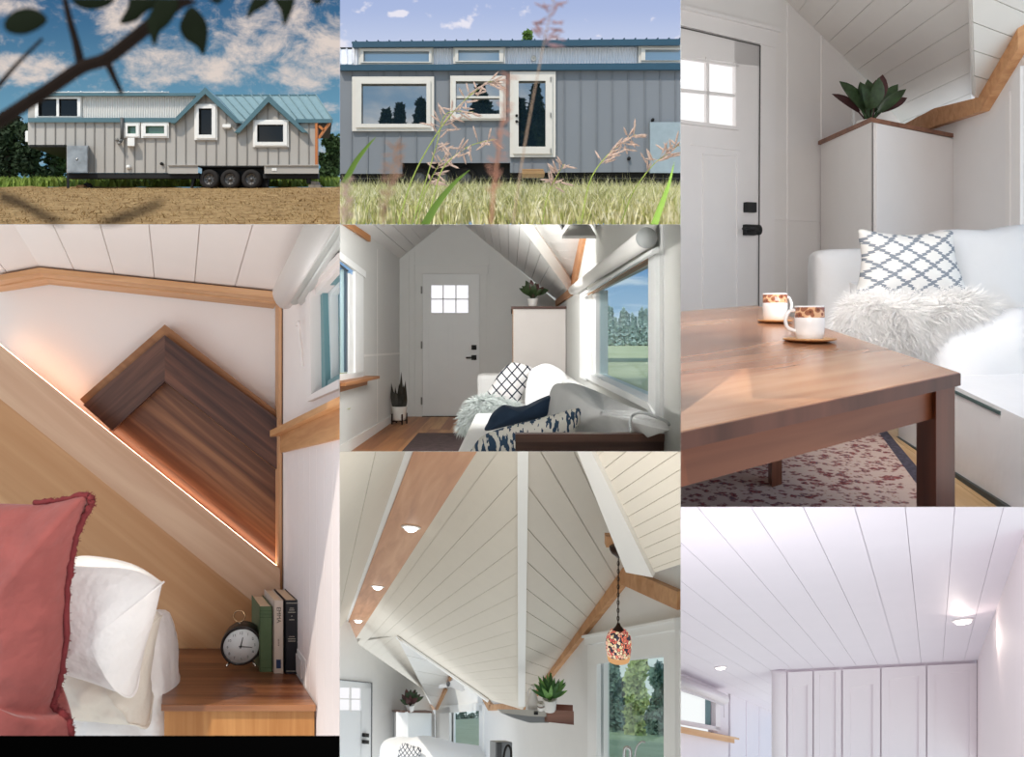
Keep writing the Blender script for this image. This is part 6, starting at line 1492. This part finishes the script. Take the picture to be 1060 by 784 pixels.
MB().slab(LW, [(690, 750), (755, 763), (755, 768.6), (690, 755.6)], .03, .04).slab(LW, [(690, 749), (756, 762), (756, 764), (690, 751)], .04, .07).build('sill', wood('#c8935e', '#e6b98a', d7, 20, .5), w_)
t = thing('window_shade', 'white roller shade over the small window below the ceiling', 'shade', LW.at(730, 716))
wo = LW.off(-.06); b = MB(); b.tube([wo.at(690, 701), wo.at(750, 724)], .035, 18); b.build('cassette', M_t7, t)
b = MB(); b.prism([wo.at(690, 707), wo.at(749, 729), wo.at(749, 731), wo.at(690, 709)], wo.n * .015); b.build('bottom_rail', mat('#d9d4da', .5, var=0), t)
b = MB(); b.tube([LW.at(745, 728) - LW.n * .03, LW.at(745.6, 742) - LW.n * .03], .003, 5); b.build('pull_cord', mat('#d9d4da', .5, var=0), t)
# closet
def ytop(x): return 696.2 + (x - 815) * (686.6 - 696.2) / (1012 - 815)
b = MB(); b.fpoly([(812, 693), (1013, 683), (1013, 810), (812, 810)], Y7 + .02, .06); struct(b.build('wall_back', M_w7))
b = MB(); b.lathe(P(806.4, 810, Y7 + .02), [(0, 0), (.046, 0), (.046, 115 / F * Y7), (.04, 117.5 / F * Y7), (0, 118 / F * Y7)], 24); struct(b.build('trim_16', M_t7))
M_dk = mat('#b9adb2', .8, var=0)
for k_, (x0, x1, it0, it1, lab) in enumerate(((815.5, 841, 712, 709, 'leftmost'), (842.6, 870.6, 698.8, 696, 'second from the left'), (872.6, 911, 712.6, 708.4, 'middle'), (912.6, 958.4, 703.8, 699.8, 'second from the right'), (960, 1011, 698.5, 693.6, 'rightmost'))):
    t = thing('closet_door', 'white shaker closet door, the ' + lab + ' of the five', 'closet door', P((x0 + x1) / 2, 810, Y7), 'white closet doors under the sloped ceiling')
    w = min(7.5, (x1 - x0) * .2); i0, i1 = x0 + w, x1 - w
    b = MB(); yt0, yt1 = ytop(x0), ytop(x1)
    b.fpoly([(i0, ytop(i0)), (i1, ytop(i1)), (i1, it1), (i0, it0)], Y7, .018)
    b.fpoly([(x0, yt0), (i0, ytop(i0)), (i0, 812), (x0, 812)], Y7, .018); b.fpoly([(i1, ytop(i1)), (x1, yt1), (x1, 812), (i1, 812)], Y7, .018); b.build('frame_board', M_t7, t)
    b = MB(); b.fpoly([(i0 - 1, it0 - 3), (i1 + 1, it1 - 3), (i1 + 1, 812), (i0 - 1, 812)], Y7 + .013, .005); b.build('inset_panel', M_t7, t)
b = MB(); b.slab(Pl(P(1012, 684, Y7), ZA, XA), [(1011, 684), (1012.4, 684), (1012.4, 812), (1011, 812)], .01, .005); struct(b.build('trim_17', M_dk))
for x, y, rr, lab, en in ((996, 641.8, 11, 'round recessed ceiling light near the right wall', 3), (745.8, 690.6, 6.6, 'round recessed ceiling light above the small window', 1.5)):
    c = K7.at(x, y); k = c.y / F; n = -K7.n; R = rr * k
    l = thing('recessed_light', lab, 'light', c)
    b = MB(); b.lathe(c, [(R * .75, 0), (R, 0), (R, .004), (R * .9, .007), (R * .76, .006)], 32, n, caps=False); b.build('ring', mat('#f6f0f0', .4, var=0), l)
    b = MB(); b.lathe(c + n * .002, [(0, 0), (R * .78, 0), (R * .62, R * .3), (0, R * .42)], 32, n); b.build('lens', emis('#fff6ee', 5.0), l)
    pl = bpy.data.lights.new('recessed_bulb', 'SPOT'); pl.energy = en * 1.2; pl.spot_size = math.radians(84); pl.spot_blend = 1; pl.shadow_soft_size = .0; pl.color = (1, .86, .76)
    po = bpy.data.objects.new('recessed_bulb', pl); COL.objects.link(po); po.location = c + n * .06; po.rotation_euler = (po.location - (RW.at(1044, 650) if x > 900 else c + n)).to_track_quat('Z', 'Y').to_euler()
# ------------------------------------------------------------------ added dividers, unseen edge-on, that keep light from crossing between rooms
CROP = None
M_div = mat('#d8d6d2', .9, var=0)
def divider(name, a, b, Y0, Y1):      # an added light-blocking sheet through picture directions a and b, from Y0 to Y1
    m = MB(); m.add([P(*a, Y0), P(*b, Y0), P(*b, Y1), P(*a, Y1)], [(0, 1, 2, 3)]); return struct(m.build(name, M_div, normals=False))
divider('ceiling', (-500, 232.5), (351.6, 232.5), 1.5, 3.6)
divider('ceiling', (351.6, 232.5), (704.6, 232.5), 1.5, 12)
divider('wall_left', (351.6, 232.5), (351.6, 1100), 1.5, 9)
divider('floor', (351.6, 467.6), (704.6, 467.6), 1.5, 9)
divider('wall_left', (704.6, -60), (704.6, 1100), 1.3, 6)
divider('ceiling', (704.6, -60), (1200, -60), 1.0, 7)
divider('floor', (704.6, 525), (1100, 525), 1.5, 6)
def lamp(name, loc, tgt, sx, sy, e, col=(1, 1, 1), spread=180):
    l = bpy.data.lights.new(name, 'AREA'); l.shape = 'RECTANGLE'; l.size = sx; l.size_y = sy; l.energy = e; l.color = col; l.spread = math.radians(spread)
    o = bpy.data.objects.new(name, l); COL.objects.link(o); o.location = loc
    o.rotation_euler = (V(loc) - V(tgt)).to_track_quat('Z', 'Y').to_euler(); return o
# added fill lights without fixtures, each shining into the depth of its room
lamp('bedroom_fill', P(300, 700, 1.25), P(130, 420, 2.9), .5, .5, 6, (1, .94, .89))
lamp('living_fill', P(500, 262, 3.0), P(520, 360, 9), .6, .3, 11, (1, .99, .97))
lamp('living_fill', P(490, 258, 6.0), P(490, 370, 11.5), .6, .3, 52, (1, .99, .97))
lamp('sitting_fill', P(800, 130, 1.35), P(880, 250, 4), .5, .5, 8, (1, .98, .97))
lamp('sitting_fill', P(900, 60, 2.2), P(850, 260, 5), .6, .6, 16, (1, .98, .97))
lamp('kitchen_fill', P(600, 740, 1.7), P(560, 560, 5), .4, .3, 5, (1, .96, .90))
lamp('kitchen_fill', P(400, 782, 9), P(400, 740, 15), .8, .5, 8, (1, .98, .94))
lamp('closet_fill', P(780, 772, 1.7), P(860, 640, 5), .4, .3, 4.5, (1, .95, 1))
# ------------------------------------------------------------------ each room or yard ends where the next one begins
def finish():
    bpy.context.view_layer.update()
    for o in list(S.objects):
        r = RECT.get(o.name)
        if o.type != 'MESH' or r is None: continue
        mw = o.matrix_world; me = o.data
        pts = [mw @ v.co for v in me.vertices]
        x0, y0, x1, y1 = r
        # half-spaces through the viewpoint; inside when n.p >= 0
        pls = []
        if x0 is not None: pls.append(V((1, -(x0 - CX) / F, 0)))
        if x1 is not None: pls.append(V((-1, (x1 - CX) / F, 0)))
        if y0 is not None: pls.append(V((0, (CY - y0) / F, -1)))
        if y1 is not None: pls.append(V((0, -(CY - y1) / F, 1)))
        todo = []
        for n in pls:
            n = n.normalized()
            ds = [n.dot(p) for p in pts]
            if min(ds) < -1e-6: todo.append((n, max(ds)))
        if not todo: continue
        if any(mx <= 1e-6 for n, mx in todo):
            bpy.data.objects.remove(o); continue
        if me.users > 1: me = me.copy(); o.data = me
        bm = bmesh.new(); bm.from_mesh(me); bm.transform(mw)
        for n, mx in todo:
            g = bmesh.ops.bisect_plane(bm, geom=bm.verts[:] + bm.edges[:] + bm.faces[:], dist=1e-7, plane_co=(0, 0, 0), plane_no=-n, clear_outer=True)
            es = [e for e in g['geom_cut'] if isinstance(e, bmesh.types.BMEdge) and e.is_valid and len(e.link_faces) == 1]
            if es and len(es) < 4000:
                try: bmesh.ops.holes_fill(bm, edges=es, sides=0)
                except Exception: pass
        bm.transform(mw.inverted()); bm.to_mesh(me); bm.free()
        if not me.polygons: bpy.data.objects.remove(o)
    # things whose every part was beyond the edge
    for _ in range(2):
        for o in list(S.objects):
            if o.type == 'EMPTY' and not any(c.parent == o for c in S.objects): bpy.data.objects.remove(o)
finish()
S.view_settings.view_transform = 'Standard'; S.view_settings.look = 'None'
S.view_settings.gamma = 1.0; S.view_settings.exposure = 0.0; S.view_settings.use_curve_mapping = False
S.cycles.use_denoising = True
S.cycles.max_bounces = 8; S.cycles.diffuse_bounces = 5; S.cycles.glossy_bounces = 4; S.cycles.transparent_max_bounces = 12
S.cycles.sample_clamp_indirect = 8.0; S.cycles.caustics_reflective = False; S.cycles.caustics_refractive = False
